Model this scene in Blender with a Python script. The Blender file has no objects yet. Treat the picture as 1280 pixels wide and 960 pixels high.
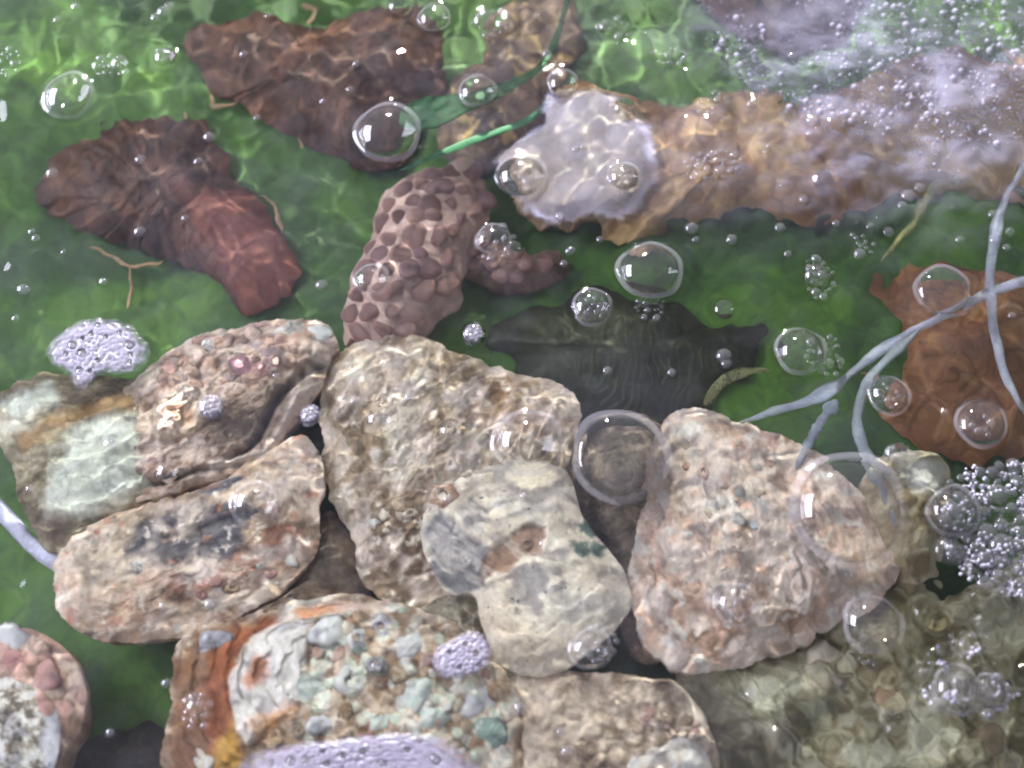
import bpy, math, random
import numpy as np
from mathutils import Vector, Matrix

# ------------------------------------------------------------------ camera
scene = bpy.context.scene
C = scene.collection
TILT = math.radians(22.0)
LENS, SENSOR, DIST = 45.0, 36.0, 0.56
cam_data = bpy.data.cameras.new('camera')
cam_data.lens = LENS; cam_data.sensor_width = SENSOR
cam_data.clip_start = 0.01; cam_data.clip_end = 50.0
cam = bpy.data.objects.new('camera', cam_data)
cam.location = (0, -DIST*math.sin(TILT), DIST*math.cos(TILT))
cam.rotation_euler = (TILT, 0, 0)
cam_data.dof.use_dof = True
cam_data.dof.focus_distance = DIST + 0.006
cam_data.dof.aperture_fstop = 4.0
C.objects.link(cam); scene.camera = cam

# ------------------------------------------------------------------ light
world = bpy.data.worlds.new('World'); scene.world = world; world.use_nodes = True
bg = world.node_tree.nodes['Background']
bg.inputs[0].default_value = (0.86, 0.85, 1.0, 1); bg.inputs[1].default_value = 0.34

def aim(o, target=(0, 0, 0)):
    o.rotation_euler = (Vector(target)-o.location).to_track_quat('-Z', 'Y').to_euler()

ld = bpy.data.lights.new('ceiling_lamp', 'AREA'); ld.shape = 'DISK'; ld.size = 0.055
ld.energy = 36.0; ld.color = (1.0, 0.97, 0.92)
ld.cycles.is_caustics_light = True
lamp = bpy.data.objects.new('ceiling_lamp', ld); lamp.location = (-0.12, 1.25, 0.70); aim(lamp); C.objects.link(lamp)
wd = bpy.data.lights.new('window_light', 'AREA'); wd.shape = 'RECTANGLE'; wd.size = 1.1; wd.size_y = 0.8
wd.energy = 44.0; wd.color = (0.86, 0.84, 1.0)
win = bpy.data.objects.new('window_light', wd); win.location = (-1.5, 0.45, 0.62); aim(win); C.objects.link(win)

scene.view_settings.view_transform = 'Standard'
scene.view_settings.look = 'None'
scene.view_settings.exposure = 0.58
scene.view_settings.gamma = 1.0
scene.cycles.use_denoising = True
scene.cycles.pixel_filter_type = 'BLACKMAN_HARRIS'; scene.cycles.filter_width = 2.1
scene.cycles.caustics_refractive = True
scene.cycles.caustics_reflective = False
scene.cycles.max_bounces = 10
scene.cycles.transparent_max_bounces = 24
scene.cycles.sample_clamp_indirect = 60.0

# ------------------------------------------------------------------ helpers
rng = np.random.default_rng(7)
IOR = 1.33
FLOOR = -0.050
PX = 0.448/1280.0                      # metres per photograph pixel at the water
ct, st = math.cos(TILT), math.sin(TILT)
CAM = np.array(cam.location)

def P(px, py, z):
    """photograph pixel(s) -> point at height z, bent at the calm water (z=0)"""
    px = np.asarray(px, float); py = np.asarray(py, float)
    k = SENSOR/LENS/1280.0
    u = (px-640)*k; v = (480-py)*k
    d = np.stack([u, v*ct+st, v*st-ct], -1)
    d /= np.linalg.norm(d, axis=-1, keepdims=True)
    z = np.broadcast_to(np.asarray(z, float), px.shape)
    s = (0-CAM[2])/d[..., 2]
    s_air = (np.maximum(z, 0)-CAM[2])/d[..., 2]
    p = CAM + d*s_air[..., None]
    cosi = -d[..., 2]; r = 1/IOR
    kk = np.sqrt(1-r*r*(1-cosi**2))
    t = np.stack([r*d[..., 0], r*d[..., 1], -kk], -1)
    dz = np.minimum(z, 0)
    p = p + t*(dz/t[..., 2])[..., None]
    return p

def hash2(ix, iy, seed):
    h = (ix.astype(np.int64)*374761393 + iy.astype(np.int64)*668265263 + seed*1442695041) & 0x7fffffff
    h = ((h ^ (h >> 13))*1274126177) & 0x7fffffff
    h = ((h ^ (h >> 15))*2246822519) & 0x7fffffff
    return ((h ^ (h >> 16)) & 0xffffff)/float(0xffffff)

def vnoise(x, y, seed=0):
    ix = np.floor(x); iy = np.floor(y); fx = x-ix; fy = y-iy
    fx = fx*fx*fx*(fx*(fx*6-15)+10); fy = fy*fy*fy*(fy*(fy*6-15)+10)
    a = hash2(ix, iy, seed); b = hash2(ix+1, iy, seed); c = hash2(ix, iy+1, seed); d = hash2(ix+1, iy+1, seed)
    return (a*(1-fx)+b*fx)*(1-fy)+(c*(1-fx)+d*fx)*fy

def fbm(x, y, scale, seed=0, octv=4, gain=0.5):
    x = np.asarray(x, float)/scale; y = np.asarray(y, float)/scale
    s = 0; a = 1; tot = 0
    for o in range(octv):
        ca, sa = math.cos(o*1.1+.3), math.sin(o*1.1+.3)
        s = s + a*vnoise(ca*x-sa*y+o*17.3, sa*x+ca*y-o*9.1, seed+o*31); tot += a; a *= gain; x = x*2.03; y = y*2.03
    return s/tot

def voro(x, y, scale, seed=0, jit=0.9):
    x = np.asarray(x, float)/scale; y = np.asarray(y, float)/scale
    ix = np.floor(x); iy = np.floor(y)
    f1 = np.full(x.shape, 9.0); f2 = np.full(x.shape, 9.0); cid = np.zeros(x.shape)
    for dx in (-1, 0, 1):
        for dy in (-1, 0, 1):
            cx = ix+dx; cy = iy+dy
            qx = cx+.5+jit*(hash2(cx, cy, seed)-.5); qy = cy+.5+jit*(hash2(cx, cy, seed+5)-.5)
            d = np.hypot(x-qx, y-qy); h = hash2(cx, cy, seed+11)
            m = d < f1
            f2 = np.where(m, f1, np.minimum(f2, d)); cid = np.where(m, h, cid); f1 = np.where(m, d, f1)
    return f1, f2, cid

def sstep(a, b, x):
    t = np.clip((x-a)/(b-a), 0, 1); return t*t*(3-2*t)

def ramp(n, cols):
    """cols: [(pos, (r,g,b)), ...]"""
    pos = [c[0] for c in cols]
    return np.stack([np.interp(n, pos, [c[1][k] for c in cols]) for k in range(3)], -1)

def srgb(r, g, b):
    f = lambda c: (c/255/12.92) if c/255 <= .04045 else ((c/255+.055)/1.055)**2.4
    return (f(r), f(g), f(b))

def spline(poly, n):
    """closed Catmull-Rom through poly, n samples evenly by length"""
    p = np.array(poly, float); m = len(p); out = []
    for i in range(m):
        p0, p1, p2, p3 = p[i-1], p[i], p[(i+1) % m], p[(i+2) % m]
        t = np.linspace(0, 1, 24, endpoint=False)[:, None]
        out.append(.5*((2*p1)+(-p0+p2)*t+(2*p0-5*p1+4*p2-p3)*t*t+(-p0+3*p1-3*p2+p3)*t**3))
    q = np.concatenate(out); q = np.vstack([q, q[:1]])
    L = np.r_[0, np.cumsum(np.hypot(*np.diff(q, axis=0).T))]
    s = np.linspace(0, L[-1], n, endpoint=False)
    return np.stack([np.interp(s, L, q[:, 0]), np.interp(s, L, q[:, 1])], -1)

def open_spline(pts, n):
    p = np.array(pts, float); p = np.vstack([2*p[0]-p[1], p, 2*p[-1]-p[-2]]); out = []
    for i in range(1, len(p)-2):
        t = np.linspace(0, 1, 30, endpoint=False)[:, None]; p0, p1, p2, p3 = p[i-1:i+3]
        out.append(.5*((2*p1)+(-p0+p2)*t+(2*p0-5*p1+4*p2-p3)*t*t+(-p0+3*p1-3*p2+p3)*t**3))
    q = np.vstack(out+[p[-2:-1]])
    L = np.r_[0, np.cumsum(np.linalg.norm(np.diff(q, axis=0), axis=1))]
    s = np.linspace(0, L[-1], n)
    return np.stack([np.interp(s, L, q[:, k]) for k in range(q.shape[1])], -1)

def inside(poly, x, y):
    poly = np.array(poly, float); x = np.asarray(x, float); y = np.asarray(y, float)
    r = np.zeros(x.shape, bool); n = len(poly)
    for i in range(n):
        x1, y1 = poly[i]; x2, y2 = poly[(i+1) % n]
        if y1 == y2: continue
        c = ((y1 > y) != (y2 > y)) & (x < (x2-x1)*(y-y1)/(y2-y1)+x1)
        r ^= c
    return r

def poly_dist(poly, x, y):
    """signed distance, positive inside, in pixels"""
    poly = np.array(poly, float); d = np.full(np.shape(x), 1e9)
    for i in range(len(poly)):
        a = poly[i]; b = poly[(i+1) % len(poly)]; ab = b-a
        t = np.clip(((x-a[0])*ab[0]+(y-a[1])*ab[1])/max(ab@ab, 1e-9), 0, 1)
        d = np.minimum(d, np.hypot(x-a[0]-t*ab[0], y-a[1]-t*ab[1]))
    return np.where(inside(poly, x, y), d, -d)

def tag(o, label=None, cat=None, group=None, kind=None):
    if label: o['label'] = label
    if cat: o['category'] = cat
    if group: o['group'] = group
    if kind: o['kind'] = kind
    return o

def make_mesh(name, verts, faces, mat, col=None, smooth=True):
    me = bpy.data.meshes.new(name)
    verts = np.asarray(verts, np.float32); faces = np.asarray(faces, np.int32)
    me.vertices.add(len(verts)); me.vertices.foreach_set('co', verts.ravel())
    k = faces.shape[1]
    me.loops.add(faces.size); me.loops.foreach_set('vertex_index', faces.ravel())
    me.polygons.add(len(faces)); me.polygons.foreach_set('loop_start', np.arange(0, faces.size, k, dtype=np.int32))
    me.polygons.foreach_set('loop_total', np.full(len(faces), k, np.int32))
    me.update(calc_edges=True); me.validate()
    if smooth: me.polygons.foreach_set('use_smooth', np.ones(len(me.polygons), bool))
    if col is not None:
        a = me.color_attributes.new('Col', 'FLOAT_COLOR', 'POINT')
        a.data.foreach_set('color', np.c_[col, np.ones(len(col))].astype(np.float32).ravel())
    me.materials.append(mat)
    return me

def link(name, me, parent=None, loc=(0, 0, 0), receiver=True):
    o = bpy.data.objects.new(name, me); C.objects.link(o); o.location = loc
    if parent is not None: o.parent = parent
    if receiver and me is not None: o.cycles.is_caustics_receiver = True
    return o

# ------------------------------------------------------------------ materials
def new_mat(name):
    m = bpy.data.materials.new(name); m.use_nodes = True
    nt = m.node_tree; nt.nodes.clear()
    out = nt.nodes.new('ShaderNodeOutputMaterial')
    return m, nt, out

def shell_material(name, rough=.5, bump=.35, scale=420, spec=.5, wob=.2):
    m, nt, out = new_mat(name); N = nt.nodes; L = nt.links
    b = N.new('ShaderNodeBsdfPrincipled'); L.new(b.outputs[0], out.inputs[0])
    at = N.new('ShaderNodeAttribute'); at.attribute_name = 'Col'
    tc = N.new('ShaderNodeTexCoord')
    n1 = N.new('ShaderNodeTexNoise'); n1.inputs['Scale'].default_value = scale; n1.inputs['Detail'].default_value = 6
    n1.inputs['Roughness'].default_value = .65
    L.new(tc.outputs['Object'], n1.inputs['Vector'])
    mr = N.new('ShaderNodeMapRange'); mr.inputs[1].default_value = .3; mr.inputs[2].default_value = .7
    mr.inputs[3].default_value = 1-wob; mr.inputs[4].default_value = 1+wob
    L.new(n1.outputs[0], mr.inputs[0])
    mx = N.new('ShaderNodeVectorMath'); mx.operation = 'SCALE'
    L.new(at.outputs['Color'], mx.inputs[0]); L.new(mr.outputs[0], mx.inputs['Scale'])
    L.new(mx.outputs[0], b.inputs['Base Color'])
    b.inputs['Roughness'].default_value = rough; b.inputs['Specular IOR Level'].default_value = spec
    bp = N.new('ShaderNodeBump'); bp.inputs['Strength'].default_value = bump; bp.inputs['Distance'].default_value = .0012
    L.new(n1.outputs[0], bp.inputs['Height']); L.new(bp.outputs[0], b.inputs['Normal'])
    return m

M_SHELL = shell_material('shell', rough=.6, bump=.45, spec=.3)
M_SOFT = shell_material('brown_shell', rough=.6, bump=.3, scale=300, wob=.2)
M_WET = shell_material('wet_shell', rough=.42, bump=.1, scale=200, spec=.6, wob=.12)
M_WEED = shell_material('weed', rough=.5, bump=.1, scale=300)
M_CORD = shell_material('cord', rough=.4, bump=.3, scale=600, wob=.15)
def clear_mix(m, fac):
    nt = m.node_tree; out = [n for n in nt.nodes if n.type == 'OUTPUT_MATERIAL'][0]; src = out.inputs[0].links[0].from_socket
    t = nt.nodes.new('ShaderNodeBsdfTransparent'); x = nt.nodes.new('ShaderNodeMixShader'); x.inputs[0].default_value = fac
    nt.links.new(t.outputs[0], x.inputs[1]); nt.links.new(src, x.inputs[2]); nt.links.new(x.outputs[0], out.inputs[0])
clear_mix(M_CORD, .5); clear_mix(M_WEED, .6)
M_THREAD = shell_material('thread', rough=.5, bump=.2, scale=500)

def floor_material():
    m, nt, out = new_mat('green_tank_floor'); N = nt.nodes; L = nt.links
    b = N.new('ShaderNodeBsdfPrincipled'); L.new(b.outputs[0], out.inputs[0])
    tc = N.new('ShaderNodeTexCoord')
    n1 = N.new('ShaderNodeTexNoise'); n1.inputs['Scale'].default_value = 16; n1.inputs['Detail'].default_value = 6; n1.inputs['Distortion'].default_value = .8
    n2 = N.new('ShaderNodeTexNoise'); n2.inputs['Scale'].default_value = 190; n2.inputs['Detail'].default_value = 5
    for n in (n1, n2): L.new(tc.outputs['Object'], n.inputs['Vector'])
    r1 = N.new('ShaderNodeValToRGB'); e = r1.color_ramp.elements
    e[0].position = .34; e[0].color = (.024, .075, .005, 1); e[1].position = .66; e[1].color = (.098, .228, .013, 1)
    x = e.new(.5); x.color = (.048, .134, .008, 1)
    L.new(n1.outputs[0], r1.inputs[0])
    mr = N.new('ShaderNodeMapRange'); mr.inputs[1].default_value = .3; mr.inputs[2].default_value = .72; mr.inputs[3].default_value = .75; mr.inputs[4].default_value = 1.27
    L.new(n2.outputs[0], mr.inputs[0])
    mx = N.new('ShaderNodeVectorMath'); mx.operation = 'SCALE'
    L.new(r1.outputs[0], mx.inputs[0]); L.new(mr.outputs[0], mx.inputs['Scale']); L.new(mx.outputs[0], b.inputs['Base Color'])
    b.inputs['Roughness'].default_value = .55
    bp = N.new('ShaderNodeBump'); bp.inputs['Strength'].default_value = .3; bp.inputs['Distance'].default_value = .001
    L.new(n2.outputs[0], bp.inputs['Height']); L.new(bp.outputs[0], b.inputs['Normal'])
    return m
M_FLOOR = floor_material()

def water_material():
    m, nt, out = new_mat('water'); N = nt.nodes
    g = N.new('ShaderNodeBsdfGlass'); g.inputs['IOR'].default_value = IOR; g.inputs['Roughness'].default_value = 0.0
    g.inputs['Color'].default_value = (.97, 1, .985, 1)
    d = N.new('ShaderNodeBsdfDiffuse'); d.inputs['Color'].default_value = (.50, .50, .68, 1)  # lilac film colour for micro foam, painted haze and glare
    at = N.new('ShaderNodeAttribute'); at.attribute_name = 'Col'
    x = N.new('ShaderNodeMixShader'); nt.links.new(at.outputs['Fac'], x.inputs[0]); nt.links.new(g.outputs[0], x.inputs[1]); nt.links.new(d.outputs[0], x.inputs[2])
    nt.links.new(x.outputs[0], out.inputs[0]); return m
M_WATER = water_material()

def film_material(name, milk, boost):
    """thin soap-like film: clear, mirror-like towards its rim, a little milky"""
    m, nt, out = new_mat(name); N = nt.nodes; L = nt.links
    tr = N.new('ShaderNodeBsdfTransparent'); gl = N.new('ShaderNodeBsdfGlossy'); gl.inputs['Roughness'].default_value = .02
    gl.inputs['Color'].default_value = (.97, .96, 1, 1)
    df = N.new('ShaderNodeBsdfDiffuse'); df.inputs['Color'].default_value = (.78, .77, .88, 1)
    fr = N.new('ShaderNodeFresnel'); fr.inputs['IOR'].default_value = IOR
    mu = N.new('ShaderNodeMath'); mu.operation = 'MULTIPLY'; mu.inputs[1].default_value = boost; mu.use_clamp = True
    L.new(fr.outputs[0], mu.inputs[0])
    m0 = N.new('ShaderNodeMixShader'); m0.inputs[0].default_value = milk
    L.new(tr.outputs[0], m0.inputs[1]); L.new(df.outputs[0], m0.inputs[2])
    m1 = N.new('ShaderNodeMixShader'); L.new(mu.outputs[0], m1.inputs[0]); L.new(m0.outputs[0], m1.inputs[1]); L.new(gl.outputs[0], m1.inputs[2])
    L.new(m1.outputs[0], out.inputs[0]); return m
M_FILM = film_material('bubble_film', .02, 3.2)
M_RIM = film_material('bubble_rim', .11, 2.2)
M_FILM2 = film_material('small_bubble_film', .06, 3.2)

def froth_material():
    m, nt, out = new_mat('froth'); N = nt.nodes; L = nt.links
    b = N.new('ShaderNodeBsdfPrincipled'); b.inputs['Base Color'].default_value = (.58, .56, .70, 1); b.inputs['Roughness'].default_value = .25
    tr = N.new('ShaderNodeBsdfTransparent')
    m0 = N.new('ShaderNodeMixShader'); m0.inputs[0].default_value = .80
    L.new(tr.outputs[0], m0.inputs[1]); L.new(b.outputs[0], m0.inputs[2]); L.new(m0.outputs[0], out.inputs[0]); return m
M_FROTH = froth_material()
M_FOAM = froth_material(); M_FOAM.name = 'foam_sheet'
_nt = M_FOAM.node_tree; _at = _nt.nodes.new('ShaderNodeAttribute'); _at.attribute_name = 'Col'
_nt.links.new(_at.outputs['Fac'], [n for n in _nt.nodes if n.type == 'MIX_SHADER'][0].inputs[0])
[n for n in _nt.nodes if n.type == 'BSDF_PRINCIPLED'][0].inputs['Base Color'].default_value = (.30, .285, .38, 1)
M_MIST = froth_material(); M_MIST.name = 'foam_mist'
[n for n in M_MIST.node_tree.nodes if n.type == 'MIX_SHADER'][0].inputs[0].default_value = .42

# ------------------------------------------------------------------ bubbles of the photograph (pixel x, y, radius)
BIG = [(87,122,33),(485,168,40),(597,115,24),(543,24,22),(207,72,15),(652,222,31),(780,222,20),(703,105,20),(780,135,15),
       (812,340,38),(740,385,23),(592,418,15),(465,350,20),(905,387,14),(1020,345,17),(1000,440,30),(1110,495,24),(1225,530,30),
       (1178,366,34),(1060,640,66),(660,555,38),(775,572,52),(475,525,16),(563,540,14),(320,632,28),(265,510,18),
       (210,590,14),(738,812,22),(920,757,26),(1090,780,33),(1195,862,26),(1235,865,20),(617,300,21),(640,312,13),(775,590,20),(1120,568,14),
       (1190,640,30),(1185,690,18),(498,8,15),(605,26,17),(630,30,15),(125,82,11),(150,80,13),(247,885,13),(760,35,13)]

# ------------------------------------------------------------------ tank floor and water
def build_floor():
    nx, ny = 220, 180
    X, Y = np.meshgrid(np.linspace(-.8, .8, nx), np.linspace(-.7, .9, ny))
    Z = FLOOR + .0025*(fbm(X, Y, .06, 3, 3)-.5)*2
    i = np.arange(nx*ny).reshape(ny, nx)
    F = np.stack([i[:-1, :-1], i[:-1, 1:], i[1:, 1:], i[1:, :-1]], -1).reshape(-1, 4)
    o = link('tank_floor', make_mesh('tank_floor', np.stack([X, Y, Z], -1).reshape(-1, 3), F, M_FLOOR))
    tag(o, 'mottled green tank floor under the water', 'floor', kind='structure')
build_floor()

_wr = np.random.default_rng(21)
_nw = 46
W_LAM = _wr.uniform(.007, .030, _nw); W_DIR = _wr.uniform(0, 2*math.pi, _nw); W_PH = _wr.uniform(0, 2*math.pi, _nw)
W_AMP = .00011*(W_LAM/.014)**1.5/math.sqrt(_nw)*3.2

W2_LAM = _wr.uniform(.0065, .0125, 26); W2_DIR = _wr.uniform(0, 2*math.pi, 26); W2_PH = _wr.uniform(0, 2*math.pi, 26)
W2_AMP = .00016*(W2_LAM/.009)**1.5*1.41/math.sqrt(26)*2.0

def bubble_xyR():
    out = []
    for px, py, r in BIG:
        p = P(px, py, 0.0); out.append((p[0], p[1], r*PX))
    return out
BXY = bubble_xyR()

def water_height(X, Y):
    h = np.zeros_like(X)
    # livelier water where the air stream breaks and at the lower right
    amp = .75 + 1.3*sstep(.05, .2, X-.6*Y) + .8*sstep(.05, .15, Y)*sstep(-.05, .15, X)
    for a, l, d, p in zip(W_AMP, W_LAM, W_DIR, W_PH):
        k = 2*math.pi/l
        h += a*np.sin(k*(X*math.cos(d)+Y*math.sin(d))+p)
    h *= amp
    loc = .16+1.5*sstep(.06, .16, X)*sstep(-.03, -.09, Y)+.6*np.exp(-((X-.16)**2/.10**2+(Y-.11)**2/.05**2))+.5*np.exp(-((X+.06)**2/.04**2+(Y+.02)**2/.04**2))
    g = np.zeros_like(X)
    for a, l, d, p in zip(W2_AMP, W2_LAM, W2_DIR, W2_PH):
        k = 2*math.pi/l; g += a*np.sin(k*(X*math.cos(d)+Y*math.sin(d))+p)
    h += g*loc
    for bx, by, R in BXY:
        d = np.hypot(X-bx, Y-by); m = d < 4*R
        if not m.any(): continue
        q = d[m]/R
        rim = .16
        out_ = rim*np.exp(-(q-1)/.28)
        in_ = rim-(rim+(.30 if R < .015 else .14))*np.clip(1-q*q, 0, 1)
        w = sstep(.93, 1.07, q)
        h[m] = h[m]*sstep(.4, 2.0, q) + R*(in_*(1-w)+out_*w)
    return h

GLAREP = [(622,214),(640,180),(668,160),(690,118),(740,112),(790,140),(818,190),(812,240),(780,272),(735,270),(690,276),(655,258)]  # outline of the sky glare, painted into water film and shell colour
def haze_and_foam(X, Y):
    # hazy veil and tan-shell glare painted as film; micro foam by the air stream
    px = 640+X/PX*1.0; py = 480-Y*.93/PX*(1-.0)        # rough photograph pixels, only to place the patches
    f = .006+.016*sstep(.4, .75, fbm(X, Y, .07, 5, 4, .6))+.012*sstep(.5, .7, fbm(X, Y, .018, 9, 3))
    w = np.exp(-((X-.19)**2/.085**2+(Y-.165)**2/.05**2))+.26*np.exp(-((X-.14)**2/.11**2+(Y-.112)**2/.022**2))
    f = f+w*(.10+.30*sstep(.36, .68, fbm(X*1.0+.3*Y, Y*2.2, .03, 12, 5, .6)))
    f = f*(1-.65*sstep(.05, .13, X)*sstep(.0, -.06, Y))
    q = P(np.array([c[0] for c in GLAREP]), np.array([c[1] for c in GLAREP]), np.zeros(len(GLAREP)))[:, :2]
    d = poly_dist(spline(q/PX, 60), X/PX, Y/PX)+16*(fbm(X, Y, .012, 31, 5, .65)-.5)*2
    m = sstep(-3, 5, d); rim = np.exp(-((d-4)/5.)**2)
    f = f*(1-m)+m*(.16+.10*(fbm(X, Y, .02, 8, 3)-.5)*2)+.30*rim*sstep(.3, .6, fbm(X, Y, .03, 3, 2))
    for bx, by, R in BXY:
        dd = np.hypot(X-bx, Y-by)/R; f = f*(1-sstep(1.15, .9, dd)*.8)
    return np.clip(f, 0, .7)

def build_water():
    step = 2.0*PX
    ax = np.arange(-.262, .262, step); ay = np.arange(-.185, .215, step)
    def ext(a, lo, hi):
        l = a[0]-np.geomspace(step*1.5, a[0]-lo, 22)[::-1]; r = a[-1]+np.geomspace(step*1.5, hi-a[-1], 22)
        return np.concatenate([l, a, r])
    ax = ext(ax, -.8, .8); ay = ext(ay, -.7, .9)
    X, Y = np.meshgrid(ax, ay); Z = water_height(X, Y)
    ny, nx = X.shape
    far = np.maximum(sstep(.26, .34, np.abs(X)), sstep(.21, .29, np.abs(Y-.015))); Z *= 1-far
    i = np.arange(nx*ny).reshape(ny, nx)
    F = np.stack([i[:-1, :-1], i[:-1, 1:], i[1:, 1:], i[1:, :-1]], -1).reshape(-1, 4)
    film = haze_and_foam(X, Y).ravel()
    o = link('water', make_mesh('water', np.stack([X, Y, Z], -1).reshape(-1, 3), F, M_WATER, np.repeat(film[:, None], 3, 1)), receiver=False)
    o.cycles.is_caustics_caster = True
    tag(o, 'clear rippled water filling the green tank', 'water', kind='structure')
build_water()

# ------------------------------------------------------------------ shells
BUILT = []
class Shell:
    def __init__(s, name, outline, top, edge, bottom=FLOOR, center=None, zref=None, power=2.2, jag=3.0, jscale=26,
                 n_ang=260, n_rad=90, seed=0):
        s.name = name; s.outline = outline
        b = spline(outline, n_ang)
        c = np.array(center if center else b.mean(0), float)
        s.c = c
        dirv = b-c; L = np.hypot(*dirv.T)
        b = b + dirv/L[:, None]*(jag*2*(fbm(b[:, 0], b[:, 1], jscale, seed+3, 4, .65)-.5))[:, None]
        t = np.linspace(0, 1, n_rad+1)[1:]**.85
        # underside curls in towards the ground
        tu = np.array([.985, .94, .86, .76]); zu = np.array([.25, .55, .85, 1.0])
        s.t = np.concatenate([np.repeat(t, n_ang), np.repeat(tu, n_ang), [0]])
        s.under = np.concatenate([np.zeros(n_rad*n_ang), np.repeat(zu, n_ang), [0]])
        bb = np.tile(b, (n_rad+4, 1))
        s.px = np.concatenate([c[0]+(bb[:, 0]-c[0])*s.t[:-1], [c[0]]]); s.py = np.concatenate([c[1]+(bb[:, 1]-c[1])*s.t[:-1], [c[1]]])
        # inward drop keeps the edge thin: pull the last ring down a little
        s.z = edge+(top-edge)*(1-np.clip(s.t, 0, 1)**power)
        s.edge, s.top, s.bottom = edge, top, bottom
        s.n_ang, s.n_rad = n_ang, n_rad; s.seed = seed
        s.zref = zref if zref is not None else edge+(top-edge)*.6
        s.col = np.zeros((len(s.px), 3)); s.fall = 1-s.t**8
    def mask(s, poly, soft=5, wob=8, scale=22, seed=0):
        if len(poly) == 3 and not hasattr(poly[0], '__len__'):
            d = poly[2]-np.hypot(s.px-poly[0], s.py-poly[1])
        else:
            d = poly_dist(poly, s.px, s.py)
        return sstep(-soft, soft, d+wob*2*(fbm(s.px, s.py, scale, s.seed+seed+77, 4, .6)-.5))
    def base(s, cols, scale=40, seed=1, octv=6, gain=.68, stretch=None, contrast=1.5):
        x, y = s.px, s.py
        if stretch:
            a, k = stretch; ca, sa = math.cos(a), math.sin(a)
            x, y = (ca*x+sa*y)/k, (-sa*x+ca*y)
        n = fbm(x, y, scale, s.seed+seed, octv, gain); n = np.clip(.5+(n-.5)*contrast*1.6, 0, 1)
        s.col = ramp(n, cols)
    def paint(s, poly, color, soft=5, wob=8, scale=22, seed=0, amount=1.0, var=.25):
        m = s.mask(poly, soft, wob, scale, seed)*amount
        v = 1+var*2*(fbm(s.px, s.py, 12, s.seed+seed+5, 4, .65)-.5)
        s.col = s.col*(1-m[:, None])+np.array(color)*v[:, None]*m[:, None]
    def speck(s, color, scale, thr, seed, soft=.06, poly=None):
        n = fbm(s.px, s.py, scale, s.seed+seed, 3, .6); m = sstep(thr-soft, thr+soft, n)
        if poly is not None: m = m*s.mask(poly, 8, 8)
        s.col = s.col*(1-m[:, None])+np.array(color)*m[:, None]
    def add(s, dz): s.z = s.z+dz*s.fall
    def noise(s, amp, scale, seed=2, octv=4, gain=.5): s.add(amp*2*(fbm(s.px, s.py, scale, s.seed+seed, octv, gain)-.5))
    def ridges(s, ang, k, scale, amp, seed=50):
        ca, sa = math.cos(ang), math.sin(ang)
        wx = s.px+14*(fbm(s.px, s.py, 40, s.seed+1, 3)-.5); wy = s.py+14*(fbm(s.px, s.py, 40, s.seed+2, 3)-.5)
        n = fbm((ca*wx+sa*wy)/k, -sa*wx+ca*wy, scale, s.seed+seed, 5, .55)
        r = 1-np.abs(2*n-1)*2.2; s.add(amp*(r-.4))
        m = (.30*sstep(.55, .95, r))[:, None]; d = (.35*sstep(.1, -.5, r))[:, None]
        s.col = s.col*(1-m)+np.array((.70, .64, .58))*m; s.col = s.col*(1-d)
    def ledges(s, umbo, step, amp_, wob=14, scale=50, seed=9, dark=.0, squash=1.0):
        d = np.hypot(s.px-umbo[0], (s.py-umbo[1])*squash)+wob*2*(fbm(s.px, s.py, scale, s.seed+seed, 5, .6)-.5)*1.6
        f = (d/step) % 1.0; amp = amp_*(1.7 if s.name == 'oyster' else 1.0)
        w = .35+.65*fbm(s.px, s.py, 45, s.seed+seed+4, 3)*1.2
        s.add(-amp*w*(f-.5)*(1-sstep(.88, 1, f)*1.0))
        return f
    def lumps(s, scale, amp, seed=4, cols=None, poly=None, mix=.6, thr=.0):
        f1, f2, cid = voro(s.px+6*(fbm(s.px, s.py, 15, 5)-.5), s.py+6*(fbm(s.px, s.py, 15, 8)-.5), scale, s.seed+seed)
        m = np.ones_like(f1) if poly is None else s.mask(poly, 8, 10)
        m = m*(cid >= thr)
        s.add(amp*m*np.clip(1-f1/.62, 0, 1)**.6*(.4+.8*cid))
        if cols is not None:
            r2 = (cid*7.31) % 1.0
            cc = ramp(r2, cols); k = (mix*m*sstep(.62, .35, f1))[:, None]; s.col = s.col*(1-k)+cc*k
    def groove(s, pts, width, depth, color=None):
        q = open_spline(pts, 60); d = np.full(len(s.px), 1e9)
        for a in q: d = np.minimum(d, np.hypot(s.px-a[0], s.py-a[1]))
        m = np.exp(-(d/width)**2); s.add(-depth*m)
        if color is not None: s.col = s.col*(1-m[:, None])+np.array(color)*m[:, None]
    def build(s, label, cat, mat=None, group=None, body=None, gain=1.0, desat=0.0):
        n, k = s.n_ang, s.n_rad+4
        z = s.z.copy(); ze = z[(s.n_rad-1)*n:s.n_rad*n]
        u = s.under[:-1].reshape(k, n)
        zz = z[:-1].reshape(k, n)
        for j in range(s.n_rad, k): zz[j] = ze*(1-u[j])+s.bottom*u[j]
        z[:-1] = zz.ravel(); s.zfull = z
        p = P(s.px, s.py, np.full(len(s.px), s.zref))
        base = P(s.c[0], s.c[1], s.zref); org = np.array([base[0], base[1], s.bottom])
        v = np.stack([p[:, 0], p[:, 1], z], -1)-org
        i = np.arange(n*k).reshape(k, n); j = np.roll(i, -1, 1)
        q = np.stack([i[:-1], i[1:], j[1:], j[:-1]], -1).reshape(-1, 4)
        tri = np.concatenate([q[:, [0, 1, 2]], q[:, [0, 2, 3]], np.stack([np.full(n, n*k), i[0], j[0]], -1)])
        # outlines run clockwise on screen or not: make the normals face up
        a, b_, c_ = v[tri[-1]]
        if np.cross(b_-a, c_-a)[2] < 0: tri = tri[:, ::-1]
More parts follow.
